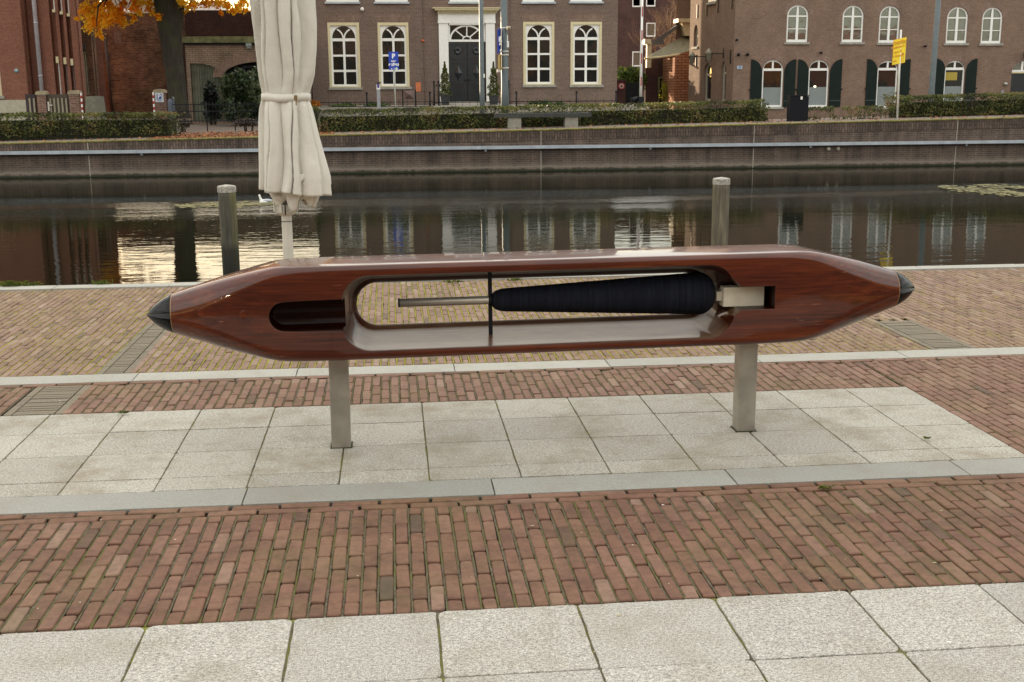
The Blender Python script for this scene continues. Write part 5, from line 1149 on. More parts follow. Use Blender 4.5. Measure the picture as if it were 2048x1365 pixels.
for x, y0, y1 in ((1395.5, 10, 37), (1414, 3, 33), (1436.5, -6, 26), (1464.5, -10, 19), (1393, 110, 133), (1461.5, 100, 128)):
    q = srect(x-.5, x+.5, y0, y1); u = (q[0]+q[1])/2; mb = MB(); mb.pbox(Q, u-.04, u+.04, q[2], q[3], -.06, -.001); obj('wall_anchor', mb, BLACK, rb)
for xa, xb, yl, yb in ((1413, 1400, 114, 127), (1447, 1434, 108, 122)):
    qa, qb = cq(xa, yl), cq(xb, yl); mb = MB(); mb.pbox(Q, qa[0]-.05, qa[0]+.05, qa[1]-.25, qa[1]+.35, -.05, -.001); mb.pbox(Q, min(qa[0], qb[0]), qa[0]-.051, qa[1], qa[1]+.05, -.30, -.25) 
    mb.tube(Q.p(qa[0]-.05, qa[1]+.025, -.02), Q.p(qb[0], qb[1], -.5), .025, .025, 6); o = obj('lantern_arm', mb, BLACK, rb)
    mb = MB(); mb.lathe(Q.p(qb[0], cq(xb, yb)[1], -.5), [(.03, -.05), (.15, .05), (.22, .42), (.25, .44), (.10, .62), (.03, .72)], 8); obj('lantern', mb, plain('lantern_glass', (.28, .26, .20), .25), o)

# ------------------------------------------------------------------ dark house, alley, shed between the two big buildings
Pd = YP(112); dh = thing('dark_house', (21, 112, .1), 'tall dark brown brick house at the back of the alley', 'house')
ud0, ud1 = Pd.px(1200, 80)[0], Pd.px(1500, 80)[0]; hd = []; wd_ = [(1265, -40, 1282, 14.5), (1292.5, -40, 1311, 13.5), (1264.5, 103.5, 1281.5, 133.5), (1292.5, 46, 1311, 74)]
for q in wd_: hd.append(rectl(*Pd.rect(*q)))
shell(dh, Pd, ud0, ud1, 0, 10.55, hd, 8, B_DARK, reveal=.12); mb = MB(); mb.pbox(Pd, ud0-.1, ud1+.1, 10.55, 10.7, -.1, 8.1); obj('roof_edge', mb, BLACK, dh)
for q in wd_:
    a = Pd.rect(*q); mb = MB(); mb.plate(Pd, rectl(*a), [rectl(a[0]+.09, a[1]-.09, a[2]+.12, a[3]-.09)], .0-.01, .08); o = obj('window', mb, WHITE, dh); pane('pane', Pd, rectl(a[0]+.05, a[1]-.05, a[2]+.05, a[3]-.05), .06, GLASS_SKY, o)
mb = MB(); mb.box((-1, 88.2, 0), (9.6, 88.9, 11.5)); obj('unseen_sun_block', mb, B_DARK, house)  # unseen wall added to keep the sun off the right building's side wall
Pw = YP(78); u0_, u1_ = Pw.px(1236, 190)[0], Pw.px(1300, 190)[0]
gw = thing('alley_wall', ((u0_+u1_)/2, 78, .1), 'low dark wall with a black gate and a round sign beside the big house', 'wall')
mb = MB(); zt = Pw.px(1245, 163)[1]; ug = Pw.px(1251, 190)[0]; mb.box((u0_-.5, 78, 0), (ug, 78.3, zt)); mb.box((u0_-.5, 77.95, zt), (ug+.05, 78.35, zt+.1)); obj('pier', mb, B_DARK, gw)
mb = MB(); mb.box((ug+.002, 78.1, 0), (Pw.px(1283, 180)[0], 78.2, Pw.px(1265, 166)[1]))
for k in range(9): mb.box((ug+.1+k*.16, 78.07, .1), (ug+.11+k*.16, 78.099, Pw.px(1265, 168)[1]))
obj('gate', mb, BLACK, gw)
c = Vector((Pw.px(1242.5, 172.5)[0], 77.9, Pw.px(1242.5, 172.5)[1])); t = thing('no_entry_sign', tuple(c), 'small round red and white sign on the dark pier beside the black alley gate', 'sign')
def disc(c, r, y, n=24): return [(c.x+math.cos(a)*r, y, c.z+math.sin(a)*r) for a in [2*math.pi*k/n for k in range(n)]]
mb = MB(); mb.ring([disc(c, .21, 77.9), disc(c, .21, 77.93)][::-1], smooth=False); obj('disc', mb, plain('sign_red', (.5, .06, .06), .4), t)
mb = MB(); mb.ring([disc(c, .15, 77.893), disc(c, .15, 77.898)][::-1], smooth=False); obj('disc_centre', mb, plain('sign_pink', (.62, .45, .42), .4), t)
mb = MB(); mb.box((c.x-.03, 77.884, c.z-.09), (c.x+.03, 77.891, c.z+.06)); mb.box((c.x-.08, 77.884, c.z-.04), (c.x-.031, 77.891, c.z)); mb.box((c.x+.031, 77.884, c.z-.04), (c.x+.08, 77.891, c.z)); obj('symbol', mb, BLACK, t)
# ivy mound
IVY = leaf_mat('ivy_leaf', [(.03, .05, .01), (.07, .11, .02), (.20, .22, .04)], .3)
def bush(name, px0, px1, pyt, pyb, Y, dy, n, s, mat, label, cat, seed, lumpy=.25, base=None, stems=True):
    Pq = YP(Y); ua_, ub_ = Pq.px(px0, pyb)[0], Pq.px(px1, pyb)[0]; z0 = Pq.px((px0+px1)/2, pyb)[1]; z1 = Pq.px((px0+px1)/2, pyt)[1]; c = Vector(((ua_+ub_)/2, Y, (z0+z1)/2)); rx, rz = (ub_-ua_)/2, (z1-z0)/2
    t = thing(name, (c.x, Y, z0 if base is None else base), label, cat); rnd = random.Random(seed); mb = MB()
    for i in range(n):
        d = Vector((rnd.gauss(0, 1), rnd.gauss(0, 1), rnd.gauss(0, 1))).normalized(); q = rnd.random()**.35; k = 1+lumpy*noise.noise(d*2.3+Vector((seed, 0, 0)))*2
        p_ = c+Vector((d.x*rx*q*k, d.y*dy*q*k, d.z*rz*q*k)); cl = noise.noise(p_*1.7+Vector((seed, 3, 0)))
        leaf(mb, p_, s*rnd.uniform(.6, 1.3), .45+cl*.6+rnd.gauss(0, .15), rnd)
    obj('foliage', mb, mat, t); mb = MB()
    for k in range(5):
        a = rnd.uniform(-.6, .6); b0_ = Vector((c.x+a*.3, Y, z0 if base is None else base)); mb.tube(b0_, c+Vector((a*rx, rnd.uniform(-.3, .3)*dy, rz*.4)), .04, .012, 5)
    obj('stem', mb, plain('bark_thin', (.08, .055, .035), .9), t); return t
bush('ivy_bush', 1226, 1290, 136, 182, 80, 1.2, 3800, .10, IVY, 'green ivy bush above the black alley gate', 'bush', 3, .3, 0)
# bare tan tree
TAN = plain('tan_twig', (.30, .19, .10), .8, var=.25)
Pt = YP(83); tb_ = Pt.px(1352, 150); t = thing('bare_tree', (tb_[0], 83, 0), 'bare tan-twigged tree against the dark house', 'tree'); rnd = random.Random(5); tw = MB(); tk = MB()
def grow(p, d, l, r, lev, mb):
    n = 3; pts = [p]; dd = d.copy()
    for i in range(n):
        dd = (dd+Vector((rnd.gauss(0, .13), rnd.gauss(0, .13), rnd.gauss(.05, .08)))).normalized(); pts.append(pts[-1]+dd*l/n)
    mb.path(pts, [r*(1-.5*i/n) for i in range(n+1)], 4 if lev else 6)
    if lev >= 4: return
    for k in range(4 if lev < 3 else 5):
        q = pts[rnd.choice((1, 2, 3))]; a = Vector((rnd.gauss(0, .55), rnd.gauss(0, .45), rnd.gauss(.15, .35))); grow(q, (dd+a).normalized(), l*rnd.uniform(.55, .8), r*.5, lev+1, tw if lev >= 0 else mb)
tk.tube((tb_[0], 83, 0), (tb_[0], 83, 3.2), .14, .10, 8)
for k in range(9): grow(Vector((tb_[0], 83, 2.6+.15*k)), Vector((rnd.uniform(-1.1, 1.0), rnd.gauss(0, .3), rnd.uniform(.45, 1.3))).normalized(), 2.3, .045, 0, tw)
obj('twigs', tw, TAN, t); obj('trunk', tk, TAN, t)
# shed with corrugated lean-to roof
Pz = YP(80); sp = thing('garden_shed', (Pz.px(1340, 190)[0], 80, 0), 'sunlit brick outbuilding with a ribbed lean-to roof and cream cornice in the alley', 'shed')
Zp = lambda x, y, Y: (YP(Y).px(x, y)[0], Y, YP(Y).px(x, y)[1])
mb = MB(); a, b_ = Zp(1290, 205, 80), Zp(1352, 112, 80); mb.box((a[0], 80, 0), (b_[0], 80.2, b_[2])); obj('wall', mb, B_DARK, sp)
mb = MB(); a, b_ = Zp(1348, 205, 76.5), Zp(1378, 115, 76.5); mb.box((a[0], 76.5, 0), (b_[0]+1.2, 79.9, b_[2])); mb.hexa([(a[0], 76.5, b_[2]), (b_[0]+1.2, 76.5, b_[2]), (b_[0]+1.2, 76.8, b_[2]), (a[0], 76.8, b_[2]), (b_[0]-.3, 76.5, Zp(1378, 104, 76.5)[2]), (b_[0]+1.2, 76.5, Zp(1378, 100, 76.5)[2]), (b_[0]+1.2, 76.8, Zp(1378, 100, 76.5)[2]), (b_[0]-.3, 76.8, Zp(1378, 104, 76.5)[2])])
B_SHED = brick('orange_shed_brick', (.36, .15, .075), (.44, .20, .10), (.08, .04, .03), bw=.5, bh=.17, ms=.02, stain=.1, var=.15)
obj('end_wall', mb, B_SHED, sp)
ROOFM = plain('corrugated_roof', (.23, .21, .13), .7, var=.3, vs=4)
A_, B_, C_, D_ = Zp(1290, 117, 77), Zp(1362, 110, 76.2), Zp(1381, 73, 80.5), Zp(1372, 74, 81.5)
mb = MB(); n = 22; lo = [Vector(A_).lerp(Vector(B_), i/n) for i in range(n+1)]; hi = [Vector(Zp(1362, 76, 81.5)).lerp(Vector(Zp(1395, 66, 80)), i/n) for i in range(n+1)]
lo = [Vector(Zp(1290+(1379-1290)*i/n, 117-12*(i/n)**1.3*1.0, 77)) for i in range(n+1)]; hi = [Vector(Zp(1363+(1400-1363)*i/n, 74, 81)) for i in range(n+1)]
V = []
for i in range(n+1): k = .04 if i % 2 else 0; V += [lo[i]+Vector((0, 0, k)), hi[i]+Vector((0, 0, k))]
for i in range(n+1): k = -.05; V += [lo[i]+Vector((0, 0, k)), hi[i]+Vector((0, 0, k))]
m2 = 2*(n+1); fs = [(2*i, 2*i+2, 2*i+3, 2*i+1) for i in range(n)]+[(m2+2*i, m2+2*i+1, m2+2*i+3, m2+2*i+2) for i in range(n)]+[(m2+2*i, m2+2*i+2, 2*i+2, 2*i) for i in range(n)]; mb.add(V, fs); rf = obj('roof', mb, ROOFM, sp)
mb = MB(); mb.path([lo[0]+Vector((-.05, -.05, -.03)), lo[8]+Vector((0, -.05, -.03)), lo[16]+Vector((0, -.05, -.03)), lo[17]+Vector((0, -.05, -.03))], [.07, .07, .07, .07], 8); obj('gutter', mb, plain('cream_gutter', (.62, .52, .28), .5), rf)
WC = plain('warm_cream_trim', (.66, .56, .36), .5)
mb = MB(); a, b_ = Zp(1292, 150, 79.5), Zp(1302, 88, 79.5); mb.box((a[0], 79.3, Zp(1297, 136, 79.5)[2]), (b_[0], 79.6, b_[2])); c_ = Zp(1287, 89, 79.5); d_ = Zp(1297, 79, 79.5); mb.box((c_[0], 79.1, c_[2]), (d_[0]+.1, 79.7, d_[2])); obj('dormer_post', mb, WC, sp)
mb = MB(); a, b_ = Zp(1296, 89, 80), Zp(1328, 80, 80); mb.box((a[0], 80, a[2]), (b_[0], 81.5, b_[2])); 
mb.hexa([Zp(1303, 84, 80.5), Zp(1320, 84, 80.5), Zp(1322, 84, 82), Zp(1306, 84, 82), Zp(1352, 52, 80.5), Zp(1362, 50, 80.5), Zp(1362, 49, 82), Zp(1353, 50, 82)]); obj('upper_roof', mb, plain('grey_slate', (.10, .095, .09), .5, var=.3), sp)
mb = MB(); a, b_ = Zp(1363, 72, 80.2), Zp(1388, 45, 80.2); mb.hexa([(a[0]+.25, 80.2, a[2]), (b_[0], 80.2, a[2]), (b_[0], 81, a[2]), (a[0]+.25, 81, a[2]), (a[0], 80.2, b_[2]), (b_[0], 80.2, b_[2]), (b_[0], 81, b_[2]), (a[0], 81, b_[2])]); c_ = Zp(1354, 45.5, 80.2); d_ = Zp(1388, 38, 80.2); mb.box((c_[0], 79.9, c_[2]), (d_[0], 81.2, d_[2])); obj('cornice', mb, WC, sp)
mb = MB(); a, b_ = Zp(1316, 207, 79.8), Zp(1347, 154, 79.8); mb.plate(YP(79.8), rectl(a[0], b_[0], 0, b_[2]), [rectl(a[0]+.07, a[0]+.28, .1, b_[2]-.1), rectl(a[0]+.34, b_[0]-.06, .1, b_[2]-.1)], -.05, .1); o = obj('glass_door', mb, plain('olive_frame', (.20, .19, .07), .5), sp); pane('pane', YP(79.8), rectl(a[0]+.04, b_[0]-.03, .05, b_[2]-.05), .05, GLASS, o)
YL = leaf_mat('yellow_bamboo', [(.18, .18, .02), (.32, .30, .03), (.5, .45, .05)], .3)
bush('yellow_bush', 1321, 1347, 160, 212, 78.6, .3, 800, .07, YL, 'yellow-green bamboo in front of the outbuilding glass door', 'bush', 8, .4, 0)
# barrier boom standing upright
Pk2 = YP(60); t0, b0 = Pk2.px(1285, -25), Pk2.px(1281.3, 196); zb_ = zg(b0[0], 60); t = thing('barrier_boom', (b0[0], 60, zb_), 'raised red and white barrier boom left of the outbuilding', 'barrier')
def lerp3(k): return Vector((b0[0]+(t0[0]-b0[0])*k, 60, b0[1]+(t0[1]-b0[1])*k))
mb = MB(); mb.path([lerp3(k) for k in (0, .5, 1)], [.075, .065, .055], 8); obj('boom', mb, WHITE, t)
mb = MB()
for ya, yb in ((153, 172), (106, 127), (60, 80), (13, 33), (-20, -6)):
    ka, kb = (196-yb)/221, (196-ya)/221; pa, pb = lerp3(ka), lerp3(kb); s_ = .03; mb.hexa([pa+Vector((-s_, -.085, 0)), pa+Vector((s_, -.085, 0)), pa+Vector((s_, -.06, 0)), pa+Vector((-s_, -.06, 0)), pb+Vector((-s_, -.078, 0)), pb+Vector((s_, -.078, 0)), pb+Vector((s_, -.05, 0)), pb+Vector((-s_, -.05, 0))])
obj('red_stripe', mb, plain('stripe_red', (.35, .06, .055), .5), t)
mb = MB(); mb.box((b0[0]-.14, 59.85, zb_), (b0[0]+.16, 60.2, b0[1]+.05)); mb.tube((b0[0]-.5, 60, b0[1]-.12), (b0[0]-.14, 60, b0[1]-.05), .12, .12, 8); obj('housing', mb, BLACK, t)

# ------------------------------------------------------------------ left group
P = YP(60); lb = thing('red_brick_building', (-24, 60, .1), 'tall red brick building with narrow slit windows and a grey downpipe at far left', 'building')
HT = 17; zu = lambda y: P.px(60, y)[1]; uu = lambda x, y=110: P.px(x, y)[0]
# near bay
hq = P.rect(-30, 118, 1, 192); shell(lb, P, -60, uu(49), 0, HT, [rectl(*hq)], 16, B_RED, right=False); 
mb = MB(); mb.plate(P, rectl(*hq), [rectl(hq[0]+.1, hq[1]-.12, hq[2]+.12, hq[3]-.1)], .05, .14); o = obj('window', mb, CREAM, lb); pane('pane', P, rectl(hq[0]+.05, hq[1]-.05, hq[2]+.05, hq[3]-.05), .12, GLASS, o)
mb = MB(); mb.pbox(P, hq[0], hq[1]+.12, hq[2]-.15, hq[2], -.1, .05); obj('sill', mb, STONE, o)
mb = MB(); mb.pbox(P, -60, uu(52)+.05, -.1, zu(200), -.06, .4); obj('plinth', mb, plain('cream_plinth', (.42, .40, .31), .8, var=.12, bmp=.2), lb)
P2 = YP(60.8); mb = MB(); mb.plate(P2, rectl(uu(49), P2.px(161, 110)[0], 0, HT), [], 0, .2); mb.pbox(P, uu(49)-.02, uu(49), 0, HT, .001, .8); mb.pbox(P2, P2.px(161, 110)[0]-.2, P2.px(161, 110)[0], 0, HT, .201, .5); obj('side_wall', mb, B_RED, lb)
mb = MB()
for xa, xb in ((76, 109), (121, 127), (135.5, 141), (149.5, 159)):
    mb.pbox(P2, P2.px(xa, 110)[0], P2.px(xb, 110)[0], 0, HT, -.3, -.001)
mb.pbox(P2, P2.px(52, 60)[0], P2.px(57, 60)[0], 0, HT, -.4, -.001)
obj('brick_pier', mb, B_RED, lb)
for i, (xl, yt) in enumerate(((118, 114), (133.3, 116), (147, 118.5))):
    a = P2.px(xl-2.6, yt+6)[0], P2.px(xl+2.8, yt+6)[0]; mb = MB(); mb.pbox(P2, a[0], a[1], P2.px(xl, yt+13)[1], P2.px(xl, yt)[1], -.34, -.0); o = obj('lintel_block', mb, CREAM, lb)
    mb = MB(); mb.pbox(P2, a[0]+.02, a[0]+.07, .5, P2.px(xl, yt+13)[1], -.08, -.0); mb.pbox(P2, a[0]+.08, a[1], .5, P2.px(xl, yt+13)[1], -.03, -.0); obj('slit_window', mb, WHITE if i == 0 else plain('slit_frame', (.25, .22, .2), .5), lb)
    y2 = (20, 24, 28)[i]; x2 = (111, 126, 140)[i]; a = P2.px(x2-3, y2)[0], P2.px(x2+3, y2)[0]; mb = MB(); mb.pbox(P2, a[0], a[1], P2.px(x2, y2+6)[1], P2.px(x2, y2)[1], -.34, -.0); o = obj('sill_block', mb, CREAM, lb)
    mb = MB(); mb.pbox(P2, a[0]+.02, a[0]+.10, P2.px(x2, y2)[1], 12, -.10, -.0); obj('slit_window', mb, WHITE, lb)
mb = MB(); q = P2.rect(53, 125, 63, 190); mb.pbox(P2, q[0], q[1], .1, q[3], -.05, -.001); obj('door', mb, plain('brown_door', (.035, .016, .014), .4), lb)
mb = MB(); q = P2.rect(47, 112, 57, 124.5); mb.pbox(P2, *q, -.5, -.001); o = obj('door_canopy', mb, CREAM, lb)
c_ = P2.px(54, 108); mb = MB(); mb.sphere(P2.p(c_[0], c_[1], -.55), .11, 10); obj('globe_lamp', mb, WHITE, o)
mb = MB(); q = P2.rect(58.5, 166, 63.5, 175); mb.pbox(P2, *q, -.2, -.001); obj('letterbox', mb, BLACK, lb)
mb = MB(); q = P.px(33, 142); mb.tube(P.p(q[0], q[1], -.03), P.p(q[0], q[1], 0), .10, .10, 16); o = obj('number_disc', mb, plain('teal_disc', (.22, .34, .36), .5), lb); text(lb, '1', .14, P.p(q[0], q[1], -.035), WHITE, name='number')
pa, pb = P.px(67, 0), P.px(80, 182); d_ = (Vector((pa[0], 59.75, pa[1]))-Vector((pb[0], 59.75, pb[1]))); mb = MB(); xb_ = pb[0]
mb.tube((xb_, 60.3, .2), (xb_+.0, 60.3, HT), .10, .10, 10)
for z in (2.5, 5.0, 7.5, 10): mb.tube((xb_, 60.3, z), (xb_, 60.3, z+.06), .115, .115, 10)
obj('downpipe', mb, plain('downpipe_grey', (.50, .50, .56), .45, metal=.1), lb)
roofbox(lb, P, -60, P2.px(161, 110)[0], HT, 15)
# low annex
Px_ = YP(63); an = thing('low_annex', (Px_.px(175, 190)[0], 63, .1), 'low dark flat-roofed annex with a tall barred window beside the red building', 'building')
q = Px_.rect(161.5, 103, 178, 190); u1_ = Px_.px(188, 150)[0]; zt = Px_.px(174, 61)[1]
mb = MB(); mb.plate(Px_, rectl(Px_.px(155, 150)[0], u1_, 0, zt), [rectl(*q)], 0, .25); mb.pbox(Px_, Px_.px(155, 150)[0], u1_, 0, zt-.01, .5, .9); obj('wall', mb, B_OLD, an)
mb = MB(); mb.pbox(Px_, Px_.px(155, 90)[0], u1_-.3, Px_.px(174, 101)[1], Px_.px(174, 87)[1], -.06, -.001); obj('concrete_lintel', mb, plain('dark_concrete', (.06, .058, .05), .8), an)
mb = MB(); mb.plate(Px_, rectl(*q), [rectl(q[0]+.02+k*(q[1]-q[0]-.04)/4+.03, q[0]+.02+(k+1)*(q[1]-q[0]-.04)/4-.03, z0_, z1_) for k in range(4) for z0_, z1_ in ((q[2]+.1, Px_.px(170, 136)[1]-.05), (Px_.px(170, 136)[1]+.05, q[3]-.08))], .05, .12); o = obj('window', mb, plain('aged_cream', (.36, .33, .24), .6), an); pane('pane', Px_, rectl(q[0]+.02, q[1]-.02, q[2]+.02, q[3]-.02), .11, GLASS, o)
mb = MB(); a = YP(59).rect(167, 193, 194, 226); mb.hexa([(a[0], 59, .1), (a[1], 59, .1), (a[1], 61, .1), (a[0], 61, .1), (a[0]+.1, 59.1, a[3]), (a[1]-.1, 59.1, a[3]), (a[1]-.1, 60.9, a[3]), (a[0]+.1, 60.9, a[3])]); tag(obj('concrete_block', mb, plain('grey_green_concrete', (.20, .20, .15), .85, var=.2, bmp=.3)), 'grey-green concrete block in front of the low annex', 'block')
# old dark wall and things above it
Po = YP(78); ow = thing('old_brick_wall', (Po.px(380, 200)[0], 78, .1), 'tall dark weathered brick wall behind the tree', 'wall')
u0_, u1_ = Po.px(180, 100)[0], Po.px(640, 100)[0]; zt = Po.px(280, 27)[1]; um = Po.px(372, 60)[0]
mb = MB(); mb.box((u0_, 78, 0), (um, 78.5, zt)); obj('wall_face', mb, B_OLD, ow)
B_OLD2 = brick('old_deep_brown_brick', (.05, .020, .015), (.075, .03, .02), (.05, .035, .03), bw=.3, bh=.1, var=.3, stain=.3)  # darker brick for the right stretch and the buttresses
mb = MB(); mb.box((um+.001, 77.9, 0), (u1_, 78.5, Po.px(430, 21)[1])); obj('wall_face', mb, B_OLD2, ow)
mb = MB(); mb.box((u0_, 77.9, zt), (um-.001, 78.6, zt+.10)); obj('coping', mb, plain('white_coping', (.6, .58, .52), .6), ow)
mb = MB(); xx = Po.px(216, 100)[0]; mb.tube((xx, 77.85, .2), (xx-.12, 77.85, zt-1.2), .09, .09, 8); obj('drainpipe', mb, plain('brown_pipe', (.035, .018, .014), .5), ow)
for xa, xb, ya, yb in ((334, 348, 35, 225), (371, 379, 75, 235)):
    a = YP(77.6).rect(xa, ya, xb, yb); mb = MB(); mb.box((a[0], 77.6, 0), (a[1], 77.99, a[3])); obj('buttress', mb, B_OLD2, ow)
a = Po.rect(228, 63, 242, 88); mb = MB(); mb.box((a[0], 77.97, a[2]), (a[1], 78.0, a[3])); obj('mortar_patch', mb, plain('mortar_patch', (.13, .085, .06), .9, var=.3), ow)
Pg = YP(100); gb = thing('grey_hall', (Pg.px(300, 10)[0], 100, .1), 'pale grey flat-roofed hall seen above the old wall behind the orange leaves', 'building')
a = Pg.rect(215, -8, 330, 60); mb = MB(); mb.box((a[0], 100, 0), (a[1], 112, a[3])); obj('wall', mb, plain('grey_brown_render', (.24, .21, .17), .8, var=.15), gb)
mb = MB(); b2_ = Pg.rect(215, -8, 330, 12); mb.box((a[0]-.2, 99.8, b2_[2]+1.4), (a[1]+.2, 99.99, a[3]+.1)); obj('cladding', mb, plain('blue_grey_cladding', (.12, .15, .16), .5), gb)
mb = MB(); c_ = YP(90).rect(165, 17, 254, 27); mb.box((c_[0], 90, 0), (c_[1], 96, c_[3])); wr_ = obj('white_shed', mb, plain('white_cladding', (.72, .72, .70), .5)); tag(wr_, 'white flat roof edge showing behind the orange leaves at left', 'building')
mb = MB(); c_ = YP(92).rect(380, 5, 440, 20); mb.box((c_[0], 92, 0), (c_[1], 97, c_[3])); wr_ = obj('white_shed', mb, plain('white_cladding', (.72, .72, .70), .5)); tag(wr_, 'white roof edge showing between the tree and the parasol', 'building')
# gatehouse with two arches
Pg = YP(61.5); gh = thing('gatehouse', (Pg.px(450, 240)[0], 61.5, .1), 'grey-brown brick gatehouse with a mossy roof edge and two wide arches', 'building')
u0_, u1_ = Pg.px(374, 160)[0], Pg.px(621, 160)[0]; zt = Pg.px(440, 86)[1]; zb_ = .1
def flat_arch(x0, x1, ysp, ytop, yb, left_quarter=False):
    a0, a1 = Pg.px(x0, 180)[0], Pg.px(x1, 180)[0]; zs, z1 = Pg.px(420, ysp)[1], Pg.px(420, ytop)[1]; zb2 = Pg.px(420, yb)[1]
    if left_quarter: return [(a0, zb2), (a1, zb2)]+[(a0+(a1-a0)*math.cos(t_)**.75, zs+(z1-zs)*math.sin(t_)) for t_ in [R(90*k/12) for k in range(13)]]
    return archl(a0, a1, zb2, zs, z1, 18)
arcL = flat_arch(383, 443, 152, 127, 243, True); arcR = flat_arch(447, 595, 155, 124.5, 243)
mb = MB(); mb.plate(Pg, rectl(u0_, u1_, 0, zt), [arcL, arcR], 0, .35); mb.pbox(Pg, u0_, u0_+.3, 0, zt-.01, .351, 4); mb.pbox(Pg, u0_+.301, u1_-.3, 0, zt-.01, 3.8, 4); obj('wall', mb, B_GATE, gh)
mb = MB(); mb.pbox(Pg, u0_-.1, u1_, zt, Pg.px(440, 73.5)[1], -.12, 4.2); o = obj('roof_edge', mb, plain('mossy_roof_edge', (.12, .125, .055), .95, var=.55, vs=3, bmp=.5), gh)
mb = MB(); mb.pbox(Pg, u0_-.08, u1_, zt-.10, zt-.001, -.08, -.001); obj('dark_trim', mb, BLACK, gh)
def arch_band(x0, x1, ysp, ytop, wd=.45):
    a0, a1 = Pg.px(x0, 180)[0], Pg.px(x1, 180)[0]; zs, z1 = Pg.px(420, ysp)[1], Pg.px(420, ytop)[1]; return (a0, a1, 0, z1), zs
mb = MB(); a_, zs_ = arch_band(447, 595, 155, 124.5); arch_ring(mb, Pg, a_, zs_, .5, -.015, .01, 30); obj('arch_band', mb, B_SOLD, gh)
GD = plain('old_green_boards', (.085, .095, .065), .6, var=.5, vs=2)
mb = MB(); nb = 11; a0, a1 = Pg.px(384, 180)[0], Pg.px(442, 180)[0]
for k in range(nb): mb.pbox(Pg, a0+(a1-a0)*k/nb+.006, a0+(a1-a0)*(k+1)/nb-.006, .1, Pg.px(420, 126)[1], .12+.012*(k % 2), .2)
obj('board_door', mb, GD, gh)
mb = MB(); mb.pbox(Pg, Pg.px(447, 180)[0], Pg.px(595, 180)[0], .1, Pg.px(420, 124)[1], 1.0, 1.1); obj('porch_back', mb, plain('porch_dark', (.018, .02, .022), .7), gh)
NAVY = plain('navy_paint', (.012, .014, .045), .45)
mb = MB(); q = Pg.rect(480, 131, 590, 146); mb.plate(Pg, rectl(*q), [rectl(q[0]+.15, q[1]-.15, q[2]+.1, q[3]-.1)], .7, .9); q = Pg.rect(450, 229, 590, 238); mb.pbox(Pg, *q, .7, .9); mb.pbox(Pg, Pg.px(482, 180)[0], Pg.px(485, 180)[0], .1, Pg.px(480, 146)[1], .72, .88); obj('navy_frame', mb, NAVY, gh)
mb = MB(); q = Pg.rect(453, 132, 478, 160); mb.plate(Pg, [(q[0], q[2]), (q[1], q[2]+.3), (q[1]-.3, q[3]), (q[0]+.35, q[3]-.35)], [], .75, .8); obj('pale_inner_arch', mb, plain('dull_olive', (.10, .11, .085), .8), gh)
mb = MB(); q = Pg.rect(492.5, 87, 503.5, 97.5); mb.pbox(Pg, q[0], q[1], q[2]+.1, q[3], -.22, -.001); mb.pbox(Pg, q[0]+.03, q[1]-.03, q[2], q[2]+.099, -.18, -.02); obj('wall_lamp', mb, plain('lamp_grey', (.24, .28, .28), .35), gh)
# shrubs at the gatehouse
SHR = leaf_mat('dark_laurel', [(.012, .025, .010), (.035, .06, .022), (.08, .11, .05), (.16, .19, .11)], .12, .35)
bush('laurel_bush', 441, 560, 141, 243, 58, 1.4, 11000, .095, SHR, 'big dark green laurel bush in front of the right arch', 'bush', 4, .22, .1)
bush('dark_shrub', 410, 441, 170, 240, 60, .4, 1500, .10, leaf_mat('dark_shrub_leaf', [(.006, .010, .008), (.014, .022, .016), (.03, .04, .03)], .1), 'dark conical shrub in front of the green board door', 'bush', 6, .3, .1)  # near-black green leaves
BRN = leaf_mat('dry_brown_leaf', [(.04, .03, .025), (.10, .075, .06), (.17, .13, .11)], .1)
bush('dry_plant', 358, 384, 239, 253, 47.5, .4, 900, .05, BRN, 'low dry brown plant behind the garden fence left of the gate', 'plant', 9, .3, .1); bush('dry_plant', 470, 521, 238, 252, 48, .4, 1100, .05, BRN, 'low dry brown plants behind the garden fence under the laurel bush', 'plant', 10, .3, .1)
OR = leaf_mat('orange_leaf', [(.55, .15, .01), (.92, .33, .015), (.97, .54, .02), (.97, .78, .08)], .6)
bush('orange_shrub', 619, 641, 202, 216, 57.2, .4, 700, .05, leaf_mat('rust_leaf', [(.12, .04, .006), (.35, .12, .012), (.5, .2, .02)], .2), 'small orange shrub at the left corner of the house beside the parasol', 'bush', 12, .3, .9)
GRN = leaf_mat('yard_green', [(.03, .05, .015), (.07, .11, .03), (.13, .17, .05)], .2)
for i, (xa, xb, yt, lab) in enumerate(((660, 715, 208, 'low green plants under the first house window behind the fence'), (725, 775, 206.5, 'low green plants behind the ticket post'), (1055, 1105, 202, 'low green plants under the window right of the thick mast'), (1108, 1130, 204, 'small green plant below the gap between the two right house windows'))):
    bush('yard_plant', xa, xb, yt, 222, 58.8, .5, 1300, .06, GRN, lab, 'plant', 20+i, .5, .9)
